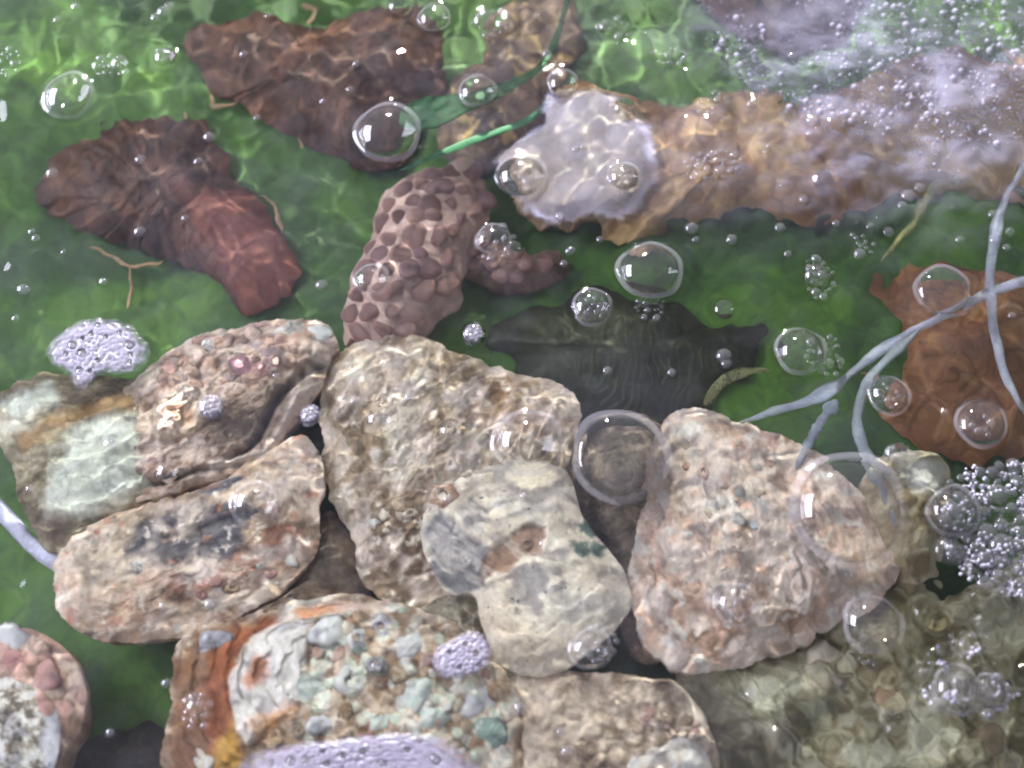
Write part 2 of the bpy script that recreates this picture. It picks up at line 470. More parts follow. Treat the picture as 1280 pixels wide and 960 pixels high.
        lum = s.col.mean(1, keepdims=True); s.col = s.col*(1-desat)+lum*np.array((1.03, .99, .98))*desat
        col = np.maximum(s.col*gain, .004); col = col*np.minimum(1, .80/col.max(1, keepdims=True))
        me = make_mesh(s.name, v, tri, mat or M_SHELL, col)
        if body:
            o = bpy.data.objects.new(s.name, None); C.objects.link(o); o.location = org; o.empty_display_size = .01
            link(body, me, o)
        else:
            o = link(s.name, me, loc=org)
        tag(o, label, cat, group); s.obj = o; s.org = org; BUILT.append(s)
        return o
    def at(s, px, py):
        """surface point above a pixel, in the shell's own coordinates"""
        top = slice(0, s.n_ang*s.n_rad)
        j = np.argmin((s.px[top]-px)**2+(s.py[top]-py)**2)
        p = P(px, py, s.zref)
        return np.array([p[0], p[1], s.zfull[j]])-s.org

BGAIN = [1.35]
def barnacle_mesh(name, color, color2, seed, hole=True, squash=.55):
    r = np.random.default_rng(seed); n = 22
    prof = [(1.0, -.35), (.97, .0), (.86, .45), (.66, .85), (.5, 1.0), (.40, .92), (.33, .45), (.0, .38)] if hole else \
           [(1.0, -.35), (.98, .1), (.84, .5), (.62, .8), (.36, .97), (.14, 1.0), (.05, 1.0), (.0, 1.0)]
    a = np.linspace(0, 2*math.pi, n, endpoint=False)
    w = 1+.13*np.sin(2*a+r.uniform(0, 6))+.09*np.sin(3*a+r.uniform(0, 6))+.06*np.sin(5*a+r.uniform(0, 6))+r.normal(0, .02, n)
    V = []; Cc = []
    for k, (q, h) in enumerate(prof):
        hh = h*squash*(1+r.normal(0, .06, n)) if k not in (0, 7) else np.full(n, h*squash)
        qq = q*w*(1+r.normal(0, .045, n)); hh = hh+r.normal(0, .035, n)*(q > .1)
        V.append(np.stack([qq*np.cos(a), qq*np.sin(a), hh], -1))
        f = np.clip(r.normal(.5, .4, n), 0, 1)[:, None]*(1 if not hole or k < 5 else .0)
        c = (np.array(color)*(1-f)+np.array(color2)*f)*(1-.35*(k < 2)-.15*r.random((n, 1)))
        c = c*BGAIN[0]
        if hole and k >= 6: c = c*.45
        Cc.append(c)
    V = np.concatenate(V); Cc = np.concatenate(Cc); k = len(prof)
    i = np.arange(n*k).reshape(k, n); j = np.roll(i, -1, 1)
    F = np.stack([i[:-1], j[:-1], j[1:], i[1:]], -1).reshape(-1, 4)
    return make_mesh(name, V, F, M_SHELL, np.clip(Cc, .01, .82))

_bc = [0]
def barnacle(sh, px, py, r, c1, c2, hole=True, name='barnacle', squash=.55, stretch=1.0, sink=.6):
    _bc[0] += 1
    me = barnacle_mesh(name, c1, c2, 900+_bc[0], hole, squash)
    o = link(name, me, sh.obj); R = r*PX
    loc = sh.at(px, py); o.location = Vector(loc)-Vector((0, 0, R*squash*sink))
    rr = random.Random(_bc[0])
    o.rotation_euler = (rr.uniform(-.35, .35), rr.uniform(-.35, .35), rr.uniform(0, 6.28))
    o.scale = (R*stretch, R, R*rr.uniform(.8, 1.2))
    return o

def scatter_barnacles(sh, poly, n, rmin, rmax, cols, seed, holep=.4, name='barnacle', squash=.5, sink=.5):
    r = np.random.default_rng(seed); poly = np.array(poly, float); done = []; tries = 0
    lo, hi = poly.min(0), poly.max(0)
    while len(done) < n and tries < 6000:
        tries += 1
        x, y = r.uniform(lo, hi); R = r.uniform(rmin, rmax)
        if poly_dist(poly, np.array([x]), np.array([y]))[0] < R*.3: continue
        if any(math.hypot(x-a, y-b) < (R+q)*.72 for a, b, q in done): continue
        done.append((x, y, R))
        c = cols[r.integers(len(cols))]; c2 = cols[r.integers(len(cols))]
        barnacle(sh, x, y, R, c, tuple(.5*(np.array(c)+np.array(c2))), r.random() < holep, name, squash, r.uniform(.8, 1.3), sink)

S = srgb
WHITE = (.74, .70, .64); CREAM = (.60, .50, .38); TAN = (.40, .29, .19); BROWN = (.16, .095, .055); DK = (.055, .042, .035)
GREY = (.26, .25, .25); PINK = (.55, .30, .27); RUST = (.36, .12, .04); AQUA = (.44, .55, .48); OLIVE = (.21, .18, .10)
DB = [(0, (.040, .016, .008)), (.5, (.085, .034, .018)), (1, (.15, .062, .032))]

# --- dark brown fan shells on the green floor
A_OUT = [(40,236),(60,190),(105,162),(150,142),(190,134),(222,146),(252,142),(262,168),(282,188),(286,212),(312,238),(342,272),(372,318),(366,346),(336,380),(302,385),(272,350),(240,330),(205,313),(150,300),(108,284),(72,264)]
a = Shell('fan_shell', A_OUT, FLOOR+.020, FLOOR+.006, center=(200,250), jag=9, jscale=13, seed=11)
a.base(DB, 26)
f = a.ledges((350,372), 15, .0006, wob=4, scale=40, squash=1.0)
a.noise(.0022, 60); a.noise(.0012, 20, 6)
a.paint([(228,240),(312,235),(375,320),(366,346),(336,382),(302,388),(268,345)], (.20, .062, .036), 16, 14)
a.paint([(262,255),(300,262),(340,310),(300,340),(255,300)], (.30, .10, .07), 16, 16, amount=.7)
a.build('dark brown fan-shaped shell tapering to a reddish ribbed end on green floor', 'shell', M_SOFT)
B_OUT = [(229,52),(240,30),(300,14),(330,12),(395,26),(440,10),(500,2),(545,18),(556,60),(552,108),(520,150),(490,196),(450,206),(405,184),(370,170),(330,146),(300,122),(268,112),(252,88)]
b = Shell('fan_shell', B_OUT, FLOOR+.020, FLOOR+.006, center=(400,95), jag=9, jscale=13, seed=23)
b.base(DB, 28); b.ledges((545,190), 17, .0005, wob=5); b.noise(.0022, 60); b.noise(.0012, 20, 6)
b.build('dark brown fan-shaped shell lying under the biggest bubble beside the green strand', 'shell', M_SOFT)

# --- purple-brown shell, caustic light net painted as pale seams round raised pads
C_OUT = [(432,432),(426,390),(436,340),(456,296),(470,240),(500,208),(545,196),(590,192),(612,225),(606,285),(582,330),(574,372),(545,392),(510,420),(470,446)]
c = Shell('net_pad_shell', C_OUT, -.012, -.034, center=(520,310), seed=31, jag=4)
c.base([(0, (.28, .19, .16)), (.5, (.38, .26, .22)), (1, (.48, .35, .29))], 24); c.noise(.002, 50)
c.build('purple brown shell covered in rounded scales with the caustic light net painted as pale seams', 'shell', M_SOFT, body='valve', gain=1.7)
def pad_mesh(seed, col):
    r = np.random.default_rng(seed); n = 14; a_ = np.linspace(0, 2*math.pi, n, endpoint=False)
    w = 1+.10*np.sin(2*a_+r.uniform(0, 6))+.08*np.sin(3*a_+r.uniform(0, 6))+r.normal(0, .03, n)
    V = []; Cc = []
    for q, h in ((1, -.2), (.93, .12), (.72, .34), (.4, .46), (0.02, .48)):
        V.append(np.stack([q*w*np.cos(a_), q*w*np.sin(a_), np.full(n, h)], -1)); Cc.append(np.tile(np.array(col)*1.7*(1+.5*(q > .9)), (n, 1)))
    i = np.arange(5*n).reshape(5, n); j = np.roll(i, -1, 1)
    return make_mesh('scale', np.concatenate(V), np.stack([i[:-1], j[:-1], j[1:], i[1:]], -1).reshape(-1, 4), M_SOFT, np.concatenate(Cc))  # raised pads that frame the painted light net
SC = [pad_mesh(40+k, cc) for k, cc in enumerate([(.13, .070, .062), (.15, .082, .07), (.17, .095, .08), (.12, .066, .064), (.185, .105, .083), (.14, .074, .06)])]
def pads(sh, poly, sp, seed, rot=.3, ksz=.62):
    r = np.random.default_rng(seed); k = 0
    x0, y0 = np.min(poly, 0); x1, y1 = np.max(poly, 0); row = 0; y = y0
    while y < y1:
        x = x0+(row % 2)*sp/2
        while x < x1:
            jx, jy = x+r.normal(0, sp*.13), y+r.normal(0, sp*.13)
            if poly_dist(poly, np.array([jx]), np.array([jy]))[0] > sp*.3:
                o = link('scale', SC[r.integers(len(SC))], sh.obj); o.location = sh.at(jx, jy)
                R = sp*ksz*PX*r.uniform(.7, 1.25); o.scale = (R*r.uniform(.9, 1.2), R*r.uniform(.8, 1.1), R*.6); o.rotation_euler = (r.normal(0, .15), r.normal(0, .15), r.uniform(0, 6.3))
            x += sp
        y += sp*.86; row += 1
pads(c, C_OUT, 25, 5)
F_OUT = [(578,334),(592,296),(640,300),(672,318),(702,308),(704,338),(676,352),(640,358),(604,348)]
ff = Shell('net_pad_shell', F_OUT, -.026, -.040, center=(640,330), seed=37, jag=3, n_ang=160, n_rad=50)
ff.base([(0, (.10, .055, .04)), (1, (.30, .19, .14))], 24)
ff.build('small brown crescent of scaly shell beside the long tan shell', 'shell', M_SOFT, body='valve', gain=1.3)
pads(ff, F_OUT, 20, 8)

# --- brown stone-like shell under the green strand
D_OUT = [(556,196),(548,140),(566,96),(598,66),(612,20),(650,-8),(705,-12),(730,30),(712,80),(690,120),(672,170),(640,196),(606,210)]
d = Shell('rough_shell', D_OUT, FLOOR+.016, FLOOR+.004, center=(640,95), seed=41, jag=6)
d.base([(0, (.045, .028, .02)), (.45, (.10, .062, .042)), (.8, (.21, .14, .09)), (1, (.34, .24, .15))], 36, contrast=1.2); d.noise(.003, 45); d.lumps(26, .002)
d.speck((.36, .25, .10), 16, .70, 4)
d.build('rough brown shell half hidden under the bright green strand', 'shell', M_SOFT, gain=1.3)

# --- long tan shell with water glare painted pale grey on one end
E_OUT = [(628,206),(640,176),(672,150),(690,112),(712,88),(752,104),(800,130),(850,120),(900,102),(962,104),(1010,108),(1070,102),(1124,66),(1190,52),(1300,80),(1320,170),(1300,232),(1200,226),(1130,242),(1062,262),(1022,272),(962,256),(900,258),(838,268),(796,292),(740,276),(690,280),(650,262)]
e = Shell('tan_shell', E_OUT, -.022, -.044, center=(930,185), seed=53, jag=14, jscale=26, n_ang=340, n_rad=110)
e.base([(0, (.16, .085, .04)), (.4, (.30, .18, .085)), (.7, (.42, .29, .16)), (1, (.56, .45, .28))], 46, stretch=(0.1, 1.5)); e.noise(.004, 90); e.noise(.0016, 30, 5)
e.ledges((1300,160), 42, .0016, wob=16, scale=70)
mm = e.mask(GLAREP, 16, 12, 18)
e.z = e.z*(1-mm)+mm*(-.020+.0018*(fbm(e.px, e.py, 40, 91, 3)-.5))*e.fall+mm*(1-e.fall)*-.024
e.paint(GLAREP, (.34, .31, .30), 18, 16, var=.3)  # surface glare painted grey into the shell colour
e.paint([(1040,110),(1290,100),(1300,230),(1120,236),(1050,200)], (.30, .25, .17), 30, 26, amount=.6)
e.col *= np.array([1.08, .93, .70])
e.build('long tan shell with water glare painted pale grey on one end', 'shell', M_WET, gain=1.45)

AB_OUT = [(872,-30),(890,6),(930,36),(985,58),(1040,50),(1075,10),(1090,-40)]
ab = Shell('rough_shell', AB_OUT, FLOOR+.016, FLOOR+.004, center=(985,-2), seed=43, jag=6, n_ang=160, n_rad=50)
ab.base([(0, (.035, .018, .014)), (.6, (.085, .045, .035)), (1, (.16, .10, .075))], 30); ab.noise(.003, 40)
ab.build('dark reddish brown shell behind the churned foam', 'shell', M_SOFT)

# --- near-black shell
G_OUT = [(598,418),(640,388),(700,372),(760,358),(820,362),(850,376),(880,398),(915,396),(946,400),(962,414),(946,440),(930,470),(885,498),(866,530),(840,570),(770,580),(700,540),(660,480),(640,440)]
g = Shell('dark_shell', G_OUT, FLOOR+.017, FLOOR+.003, center=(790,440), seed=61, jag=3)
g.base([(0, (.016, .022, .008)), (.6, (.034, .042, .016)), (1, (.065, .072, .03))], 40, stretch=(.0, 2.2)); g.ledges((600,420), 9, .0004, wob=8, scale=60); g.noise(.002, 60)
g.build('near black flat shell on the green floor between the oysters and bubbles', 'shell', M_SOFT)

# --- orange-brown shell
H_OUT = [(1098,352),(1150,326),(1215,330),(1290,350),(1310,430),(1300,540),(1262,566),(1200,572),(1150,548),(1108,512),(1124,462),(1132,410)]
h = Shell('orange_shell', H_OUT, FLOOR+.022, FLOOR+.006, center=(1215,450), seed=67, jag=5)
h.base([(0, (.10, .045, .02)), (.4, (.20, .085, .035)), (.75, (.30, .14, .06)), (1, (.42, .25, .13))], 40); h.noise(.002, 50); h.lumps(34, .0022, cols=[(0, (.17, .07, .03)), (1, (.33, .16, .07))], mix=.5)
h.col *= np.array([1.0, .98, .85])
h.build('orange brown lumpy shell crossed by pale cords', 'shell', M_SOFT, gain=1.4)

# --- oysters of the pile (pale back one, rubbly one, big lower one, ...)
OY = [(0, (.075, .05, .032)), (.3, (.19, .125, .08)), (.5, (.33, .235, .16)), (.7, (.50, .39, .29)), (1, (.72, .65, .56))]
OYG = [(0, (.08, .062, .04)), (.35, (.20, .165, .105)), (.6, (.36, .32, .23)), (1, (.62, .60, .50))]
I_OUT = [(-22,520),(10,476),(60,460),(140,466),(215,476),(235,540),(225,600),(150,655),(95,694),(50,680),(22,630),(4,575)]
i1 = Shell('oyster', I_OUT, -.004, -.016, center=(105,570), seed=71, jag=6.5, jscale=18)
i1.base(OYG, 40, stretch=(-.25, 2.0)); i1.noise(.003, 60); i1.ledges((60,400), 26, .0018, wob=10)
i1.paint([(72,575),(90,535),(130,520),(170,530),(180,600),(120,640),(60,640)], (.50, .52, .44), 14, 16)
i1.paint([(0,500),(60,475),(70,500),(20,530)], (.40, .42, .36), 12, 10)
i1.paint([(20,545),(110,505),(200,480),(200,500),(110,525),(30,565)], (.30, .18, .07), 8, 8, amount=.7)
i1.paint([(30,630),(90,650),(70,690),(40,670)], (.12, .09, .06), 12, 10, amount=.8)
i1.build('smooth pale grey green oyster partly under the rubbly pink one', 'oyster', gain=1.6)

K_OUT = [(62,722),(74,684),(118,650),(180,628),(260,604),(320,568),(380,540),(402,580),(398,640),(396,684),(342,742),(262,784),(170,802),(108,794),(72,764)]
k1 = Shell('oyster', K_OUT, -.0040, -.0110, center=(235,690), seed=79, jag=6.5, jscale=18, power=2.8, n_ang=320, n_rad=110)
k1.base(OY, 52, contrast=1.05, stretch=(-.35, 1.9)); k1.noise(.0035, 80); k1.noise(.0012, 22, 6); k1.ledges((330,640), 30, .0006, wob=16); k1.ridges(-.4, 3.0, 20, .0009); k1.lumps(15, .0007, thr=.4)
k1.paint([(95,690),(150,640),(200,630),(170,690),(160,740),(110,740)], (.30, .245, .18), 16, 16, amount=.8)
k1.paint([(160,690),(178,655),(240,625),(310,628),(305,660),(290,700),(250,716),(205,714)], (.085, .085, .098), 7, 12, amount=.93)
k1.paint([(245,612),(300,590),(308,600),(262,622)], (.13, .13, .15), 5, 6)
k1.paint([(180,720),(280,715),(360,660),(385,680),(320,730),(210,745)], (.30, .12, .075), 16, 18, amount=.75)
k1.paint([(110,745),(190,745),(260,770),(160,798),(100,780)], (.46, .34, .24), 16, 18, amount=.6)
k1.paint([(345,560),(390,550),(398,640),(365,640)], (.62, .50, .42), 12, 16, amount=.7)
k1.speck((.62, .57, .51), 11, .74, 12, soft=.14); k1.speck((.34, .16, .10), 16, .72, 22, soft=.14)
k1.groove([(160,690),(215,670),(320,640)], 5, .001, (.05, .05, .055))
k1.col *= np.array([1.03, .99, .94])
k1.speck((.50, .41, .34), 38, 0.68, 88, soft=.16)
k1.build('big mottled brown oyster with a slate grey patch on its back', 'oyster', body='valve', gain=1.6, desat=.10)
scatter_barnacles(k1, [(230,725),(280,715),(350,680),(370,700),(290,755),(230,770)], 8, 6, 11, [WHITE, CREAM, PINK, TAN], 3)
barnacle(k1, 172, 710, 10, GREY, WHITE, False)

J_OUT = [(112,578),(128,528),(152,486),(198,444),(240,418),(300,404),(345,396),(400,398),(420,420),(412,446),(402,474),(384,500),(360,528),(336,562),(280,592),(214,612),(168,624),(128,610)]
j1 = Shell('oyster', J_OUT, -.0045, -.0120, center=(265,508), seed=73, jag=5, jscale=14, power=3.0, n_ang=320, n_rad=110)
j1.base([(0, (.10, .065, .042)), (.35, (.24, .155, .11)), (.6, (.40, .29, .22)), (1, (.66, .56, .49))], 30, contrast=1.2); j1.noise(.004, 60); j1.noise(.0015, 18, 6)
j1.ridges(-.5, 3.0, 22, .0016); j1.lumps(13, .0012, seed=14, thr=.35); j1.lumps(17, .003, cols=[(0, (.30, .17, .12)), (.4, (.42, .28, .21)), (.8, (.58, .44, .38)), (1, (.50, .26, .25))], poly=[(180,470),(240,420),(340,398),(400,402),(400,450),(330,480),(250,490)], mix=.75)
j1.paint([(120,540),(150,520),(190,560),(180,610),(130,600)], (.11, .075, .05), 12, 12, amount=.8)
j1.paint([(255,520),(330,480),(390,452),(408,450),(372,500),(335,540),(270,565)], (.15, .115, .085), 8, 8, amount=.85)
j1.paint([(170,525),(200,505),(228,488),(262,488),(262,525),(240,545),(205,555),(182,545)], (.62, .50, .38), 4, 5)
j1.paint([(200,505),(235,505),(245,525),(205,525)], (.50, .24, .10), 6, 10, amount=.5)
m = j1.mask([(170,525),(200,505),(228,488),(262,488),(262,525),(240,545),(205,555),(182,545)], 4, 4); j1.add(.0028*m)
j1.groove([(412,452),(380,468),(345,505),(318,550),(285,572)], 5, .006, (.03, .024, .02))
j1.groove([(130,618),(180,606),(240,590),(300,578)], 4, .003, (.05, .04, .03))
m = np.zeros(len(j1.px))
for q in open_spline([(408,462),(372,486),(350,520),(325,556),(290,566),(262,574)], 60): m = np.maximum(m, np.exp(-((j1.px-q[0]-6)**2+(j1.py-q[1]-7)**2)/22.))
j1.add(.004*m); j1.col = j1.col*(1-.85*m[:, None])+np.array((.66, .60, .56))*.85*m[:, None]
j1.col *= np.array([1.03, .99, .94])
j1.speck((.50, .41, .34), 36, 0.64, 88, soft=.16)
j1.build('rubbly pinkish oyster crusted with lumps and split by a dark wavy crevice', 'oyster', body='valve', gain=1.6, desat=.10)
scatter_barnacles(j1, [(190,478),(240,424),(330,402),(350,430),(345,470),(280,486),(225,486)], 26, 5, 11, [(.42, .27, .20), (.50, .36, .29), (.60, .48, .42), (.36, .22, .15), (.50, .40, .38)], 4, .15, sink=.65)
barnacle(j1, 306, 461, 16, (.62, .30, .32), (.60, .42, .40), False); barnacle(j1, 362, 412, 18, (.74, .68, .62), CREAM, False, stretch=1.2); barnacle(j1, 396, 416, 19, WHITE, WHITE, False)
barnacle(j1, 162, 490, 13, CREAM, TAN, False); barnacle(j1, 262, 433, 10, WHITE, GREY, False)
barnacle(j1, 150, 570, 12, BROWN, TAN, True); barnacle(j1, 190, 585, 12, CREAM, PINK, False); barnacle(j1, 345, 455, 9, PINK, CREAM, False)

L_OUT = [(398,566),(398,500),(408,452),(450,420),(520,414),(596,446),(648,458),(700,474),(728,502),(724,548),(690,610),(620,640),(570,672),(560,740),(500,758),(452,724),(436,668),(410,624)]
l1 = Shell('oyster', L_OUT, -.008, -.020, center=(540,555), seed=83, jag=6.5, jscale=18, n_ang=320, n_rad=110)
l1.base([(0, (.085, .06, .035)), (.35, (.20, .145, .085)), (.6, (.35, .275, .18)), (.8, (.50, .43, .33)), (1, (.68, .64, .55))], 34, contrast=1.25, stretch=(-.8, 1.6)); l1.noise(.005, 70); l1.noise(.0014, 20, 6); l1.ridges(-.8, 2.5, 24, .0014); l1.ledges((480,420), 30, .002, wob=14); l1.lumps(16, .0014, thr=.3)
l1.paint([(600,470),(690,470),(730,510),(715,560),(640,550),(600,520)], (.26, .155, .075), 20, 24, amount=.75)
l1.paint([(440,640),(520,610),(570,680),(560,745),(500,756),(450,720)], (.13, .085, .05), 14, 18, amount=.8)
l1.paint([(490,490),(530,470),(520,560),(505,600),(490,560)], (.58, .54, .45), 10, 18, amount=.7)
l1.speck((.62, .58, .50), 14, .70, 12, soft=.14)
l1.col *= np.array([1.03, .99, .94])
l1.speck((.50, .41, .34), 38, 0.64, 88, soft=.16)
l1.build('submerged olive brown oyster with pale streaks behind the creamy one', 'oyster', body='valve', gain=1.85, desat=.15)
scatter_barnacles(l1, [(448,640),(520,620),(545,660),(500,690),(455,680)], 9, 5, 10, [WHITE, CREAM, (.5, .5, .42)], 6, .3)

W_OUT = [(712,600),(716,552),(752,524),(806,520),(846,560),(850,640),(840,720),(838,800),(800,822),(772,760),(744,690)]
w1 = Shell('oyster', W_OUT, -.014, -.026, center=(785,640), seed=87, jag=4, n_ang=220, n_rad=70)
w1.base([(0, (.05, .04, .026)), (.5, (.13, .10, .07)), (1, (.27, .22, .16))], 36); w1.noise(.003, 50); w1.ledges((780,520), 22, .0016)
w1.col *= 1.4
w1.build('dark drab oyster wedged between the creamy and the pink ones', 'oyster', gain=1.3)

N_OUT = [(526,668),(534,618),(556,598),(586,586),(640,574),(708,584),(728,640),(760,684),(784,716),(788,762),(752,802),(692,842),(632,834),(604,786),(594,744),(560,738),(536,704)]
n1 = Shell('oyster', N_OUT, -.0020, -.0095, center=(660,715), seed=89, jag=2.5, n_ang=320, n_rad=110)
n1.base([(0, (.40, .34, .27)), (.3, (.50, .45, .38)), (.6, (.60, .56, .49)), (1, (.68, .65, .60))], 40, contrast=.8, stretch=(.5, 2.2)); n1.noise(.0015, 80); n1.ledges((640,600), 34, .0006, wob=16, scale=60); n1.noise(.0008, 16, 6)
n1.paint([(528,660),(550,640),(575,655),(612,690),(608,735),(565,742),(540,712)], (.15, .15, .17), 5, 7, amount=.95)
n1.paint([(598,715),(618,682),(660,655),(680,662),(676,690),(630,716),(604,728)], (.16, .085, .05), 6, 10, amount=.9)
n1.paint([(572,640),(590,622),(610,640),(606,668),(580,662)], (.21, .20, .20), 5, 6)
n1.paint([(690,640),(722,640),(780,720),(786,765),(740,740),(716,690)], (.47, .41, .32), 14, 12, amount=.5)
n1.paint([(600,760),(700,800),(760,790),(690,842),(625,834)], (.34, .27, .19), 14, 14, amount=.55)
m = n1.mask([(528,660),(550,640),(575,655),(612,690),(608,735),(565,742),(540,712)], 6, 4); n1.add(-.0025*m)
m = n1.mask([(598,715),(618,682),(660,655),(680,662),(676,690),(630,716),(604,728)], 5, 4); n1.add(-.0022*m)
m = n1.mask([(596,738),(640,712),(700,690),(770,720),(780,770),(690,830),(630,825)], 10, 6); n1.add(.0008*m); n1.col = n1.col*(1+.35*m[:, None])
n1.speck((.05, .05, .05), 6, .83, 14)
n1.ridges(.6, 3.5, 26, .0006); n1.col *= np.array([1.02, .98, .92])
n1.paint([(718,652),(738,648),(756,660),(754,668),(736,670),(726,664)], (.008, .06, .046), 4, 9, scale=10, amount=.85); n1.paint([(716,680),(734,676),(760,678),(760,690),(722,694)], (.008, .06, .046), 4, 9, scale=10, amount=.85)
n1.build('creamy white oyster with a slate hollow, brown streak and teal dab', 'oyster', body='valve', gain=1.55)
barnacle(n1, 553, 618, 20, (.56, .44, .33), (.40, .20, .10), True, squash=.5); barnacle(n1, 590, 700, 9, GREY, WHITE, False); barnacle(n1, 660, 682, 8, BROWN, TAN, True); barnacle(n1, 628, 628, 16, CREAM, WHITE, False, squash=.3)

O_OUT = [(796,660),(812,590),(832,524),(872,508),(932,528),(992,548),(1056,588),(1108,640),(1128,696),(1096,752),(1010,798),(936,832),(862,838),(808,806),(786,738)]
o1 = Shell('oyster', O_OUT, -.0045, -.0110, center=(930,690), seed=97, jag=6.5, jscale=18, n_ang=340, n_rad=120, power=2.6)
o1.z = o1.z-(o1.px-900)*1.5e-5-(o1.py-660)*1.5e-5
o1.base([(0, (.16, .10, .07)), (.3, (.36, .25, .185)), (.55, (.52, .41, .33)), (.8, (.66, .57, .50)), (1, (.78, .74, .69))], 46, contrast=1.05, stretch=(1.15, 2.0)); o1.noise(.003, 70); o1.noise(.0009, 18, 6); o1.ledges((870,500), 40, .0006, wob=24, scale=60); o1.ridges(1.15, 3.0, 20, .0011); o1.lumps(17, .0007, thr=.4)
o1.paint([(800,640),(840,600),(862,660),(858,730),(880,800),(830,800),(795,740)], (.36, .27, .21), 14, 18, amount=.7)
o1.paint([(820,720),(880,700),(1000,740),(1090,710),(1000,800),(870,830),(810,790)], (.27, .155, .09), 22, 26, amount=.7)
o1.paint([(900,560),(960,590),(960,640),(900,660),(870,620)], (.72, .66, .60), 20, 24, amount=.6)
o1.speck((.50, .33, .24), 20, .66, 12, soft=.16); o1.speck((.74, .71, .66), 16, .68, 15, soft=.14)
o1.col *= np.array([1.03, .99, .94])
o1.speck((.50, .41, .34), 40, 0.60, 88, soft=.16)
o1.build('large pinkish cream oyster beside the biggest clear bubble', 'oyster', body='valve', gain=1.6, desat=.10)
scatter_barnacles(o1, [(850,540),(920,545),(975,590),(970,660),(900,680),(860,620)], 14, 5, 10, [WHITE, CREAM, (.56, .42, .34), (.58, .34, .24)], 9, .2)

Q_OUT = [(1084,620),(1092,576),(1130,556),(1176,566),(1192,604),(1186,660),(1172,716),(1140,726),(1112,690)]
q1 = Shell('oyster', Q_OUT, -.003, -.016, center=(1140,640), seed=101, jag=4, n_ang=200, n_rad=60)
q1.base([(0, (.25, .19, .10)), (.5, (.48, .40, .25)), (1, (.72, .66, .52))], 30); q1.noise(.003, 40)
q1.paint([(1118,590),(1150,572),(1180,585),(1170,615),(1140,612)], (.76, .74, .66), 10, 10)
q1.build('small yellowish cream oyster under the cords next to the purple foam', 'oyster', gain=1.3)

R_OUT = [(212,980),(212,880),(216,826),(232,790),(300,768),(380,748),(450,742),(510,756),(566,776),(618,818),(648,872),(654,940),(650,1000),(420,1020)]
r1 = Shell('oyster', R_OUT, -.0045, -.0105, center=(430,890), seed=103, jag=6.5, jscale=18, n_ang=340, n_rad=120, power=3.0)
r1.base([(0, (.10, .06, .035)), (.4, (.24, .17, .115)), (.65, (.42, .36, .29)), (1, (.66, .64, .58))], 28, contrast=1.2); r1.noise(.004, 70); r1.noise(.0014, 18, 6)
r1.paint([(212,980),(212,830),(235,790),(320,765),(370,762),(310,800),(290,860),(300,960)], (.17, .085, .042), 12, 14, amount=.9)
r1.paint([(250,850),(275,800),(330,770),(350,776),(300,810),(290,880),(300,950),(270,960)], (.27, .085, .03), 8, 14, amount=.8)
r1.paint([(270,930),(295,900),(300,960),(270,975)], (.38, .24, .06), 8, 10, amount=.8)
WP = [(288,850),(302,818),(318,795),(350,778),(395,770),(385,800),(378,850),(372,890),(340,905),(312,935),(298,915),(292,880)]
r1.paint(WP, (.76, .71, .66), 3, 5, var=.18)
r1.paint([(305,850),(318,822),(338,820),(335,845),(312,860)], (.45, .16, .05), 6, 9, amount=.9)
r1.paint([(310,905),(345,885),(375,885),(350,905),(320,925)], (.52, .26, .10), 8, 12, amount=.75)
r1.paint([(360,762),(410,752),(440,752),(420,766),(380,776)], (.45, .17, .06), 5, 7, amount=.8)
r1.paint([(410,750),(480,752),(470,764),(420,764)], (.66, .52, .45), 5, 7, amount=.8)
m = r1.mask(WP, 3, 4); r1.add(.0015*m); r1.ledges((390,840), 22, .0014, wob=12)
r1.lumps(16, .0013, cols=[(0, (.30, .20, .13)), (.4, (.48, .42, .35)), (.7, (.50, .60, .52)), (1, (.72, .70, .66))], poly=[(395,770),(500,756),(600,810),(640,880),(640,980),(400,980),(375,900)], mix=.75)
r1.col *= np.array([1.03, .99, .94])
r1.paint([(292,850),(304,822),(318,800),(350,784),(388,776),(380,800),(374,850),(366,885),(340,896),(312,925),(302,910),(296,880)], (.80, .77, .74), 4, 5, amount=.6, var=.1); r1.paint([(305,850),(318,824),(336,822),(334,845),(312,860)], (.30, .10, .03), 6, 9, amount=.85); r1.paint([(310,905),(345,885),(375,885),(350,905),(320,925)], (.36, .18, .07), 8, 12, amount=.7)
r1.build('oyster with rust red rim, white orange patch and crust of aqua barnacles', 'oyster', body='valve', gain=1.6)
for (x, y, R, c1, c2, hl) in [(411,790,21,(.62,.64,.62),WHITE,False),(446,800,14,(.60,.58,.58),WHITE,True),(441,852,20,(.64,.63,.58),WHITE,True),(392,866,21,AQUA,WHITE,False),(370,912,15,TAN,GREY,True),
        (472,832,13,WHITE,GREY,True),(512,810,18,(.58,.56,.58),WHITE,False),(478,784,15,(.52,.48,.54),WHITE,True),(520,870,20,AQUA,WHITE,False),(542,896,18,WHITE,AQUA,False),(497,842,13,TAN,CREAM,False),
        (614,916,20,(.26,.36,.31),AQUA,False),(476,900,17,AQUA,WHITE,False),(600,878,22,WHITE,(.6,.58,.62),False),(422,818,11,PINK,CREAM,False),(395,815,10,(.62,.38,.30),CREAM,False),(400,905,14,(.55,.55,.62),WHITE,False),(430,890,12,BROWN,TAN,False),(455,915,12,BROWN,PINK,True),(560,850,16,TAN,CREAM,False),(535,790,12,CREAM,TAN,False),(570,810,13,CREAM,(.5,.35,.25),True),(340,925,13,CREAM,(.5,.3,.15),False)]:
    barnacle(r1, x, y, R, c1, c2, hl, squash=.38)
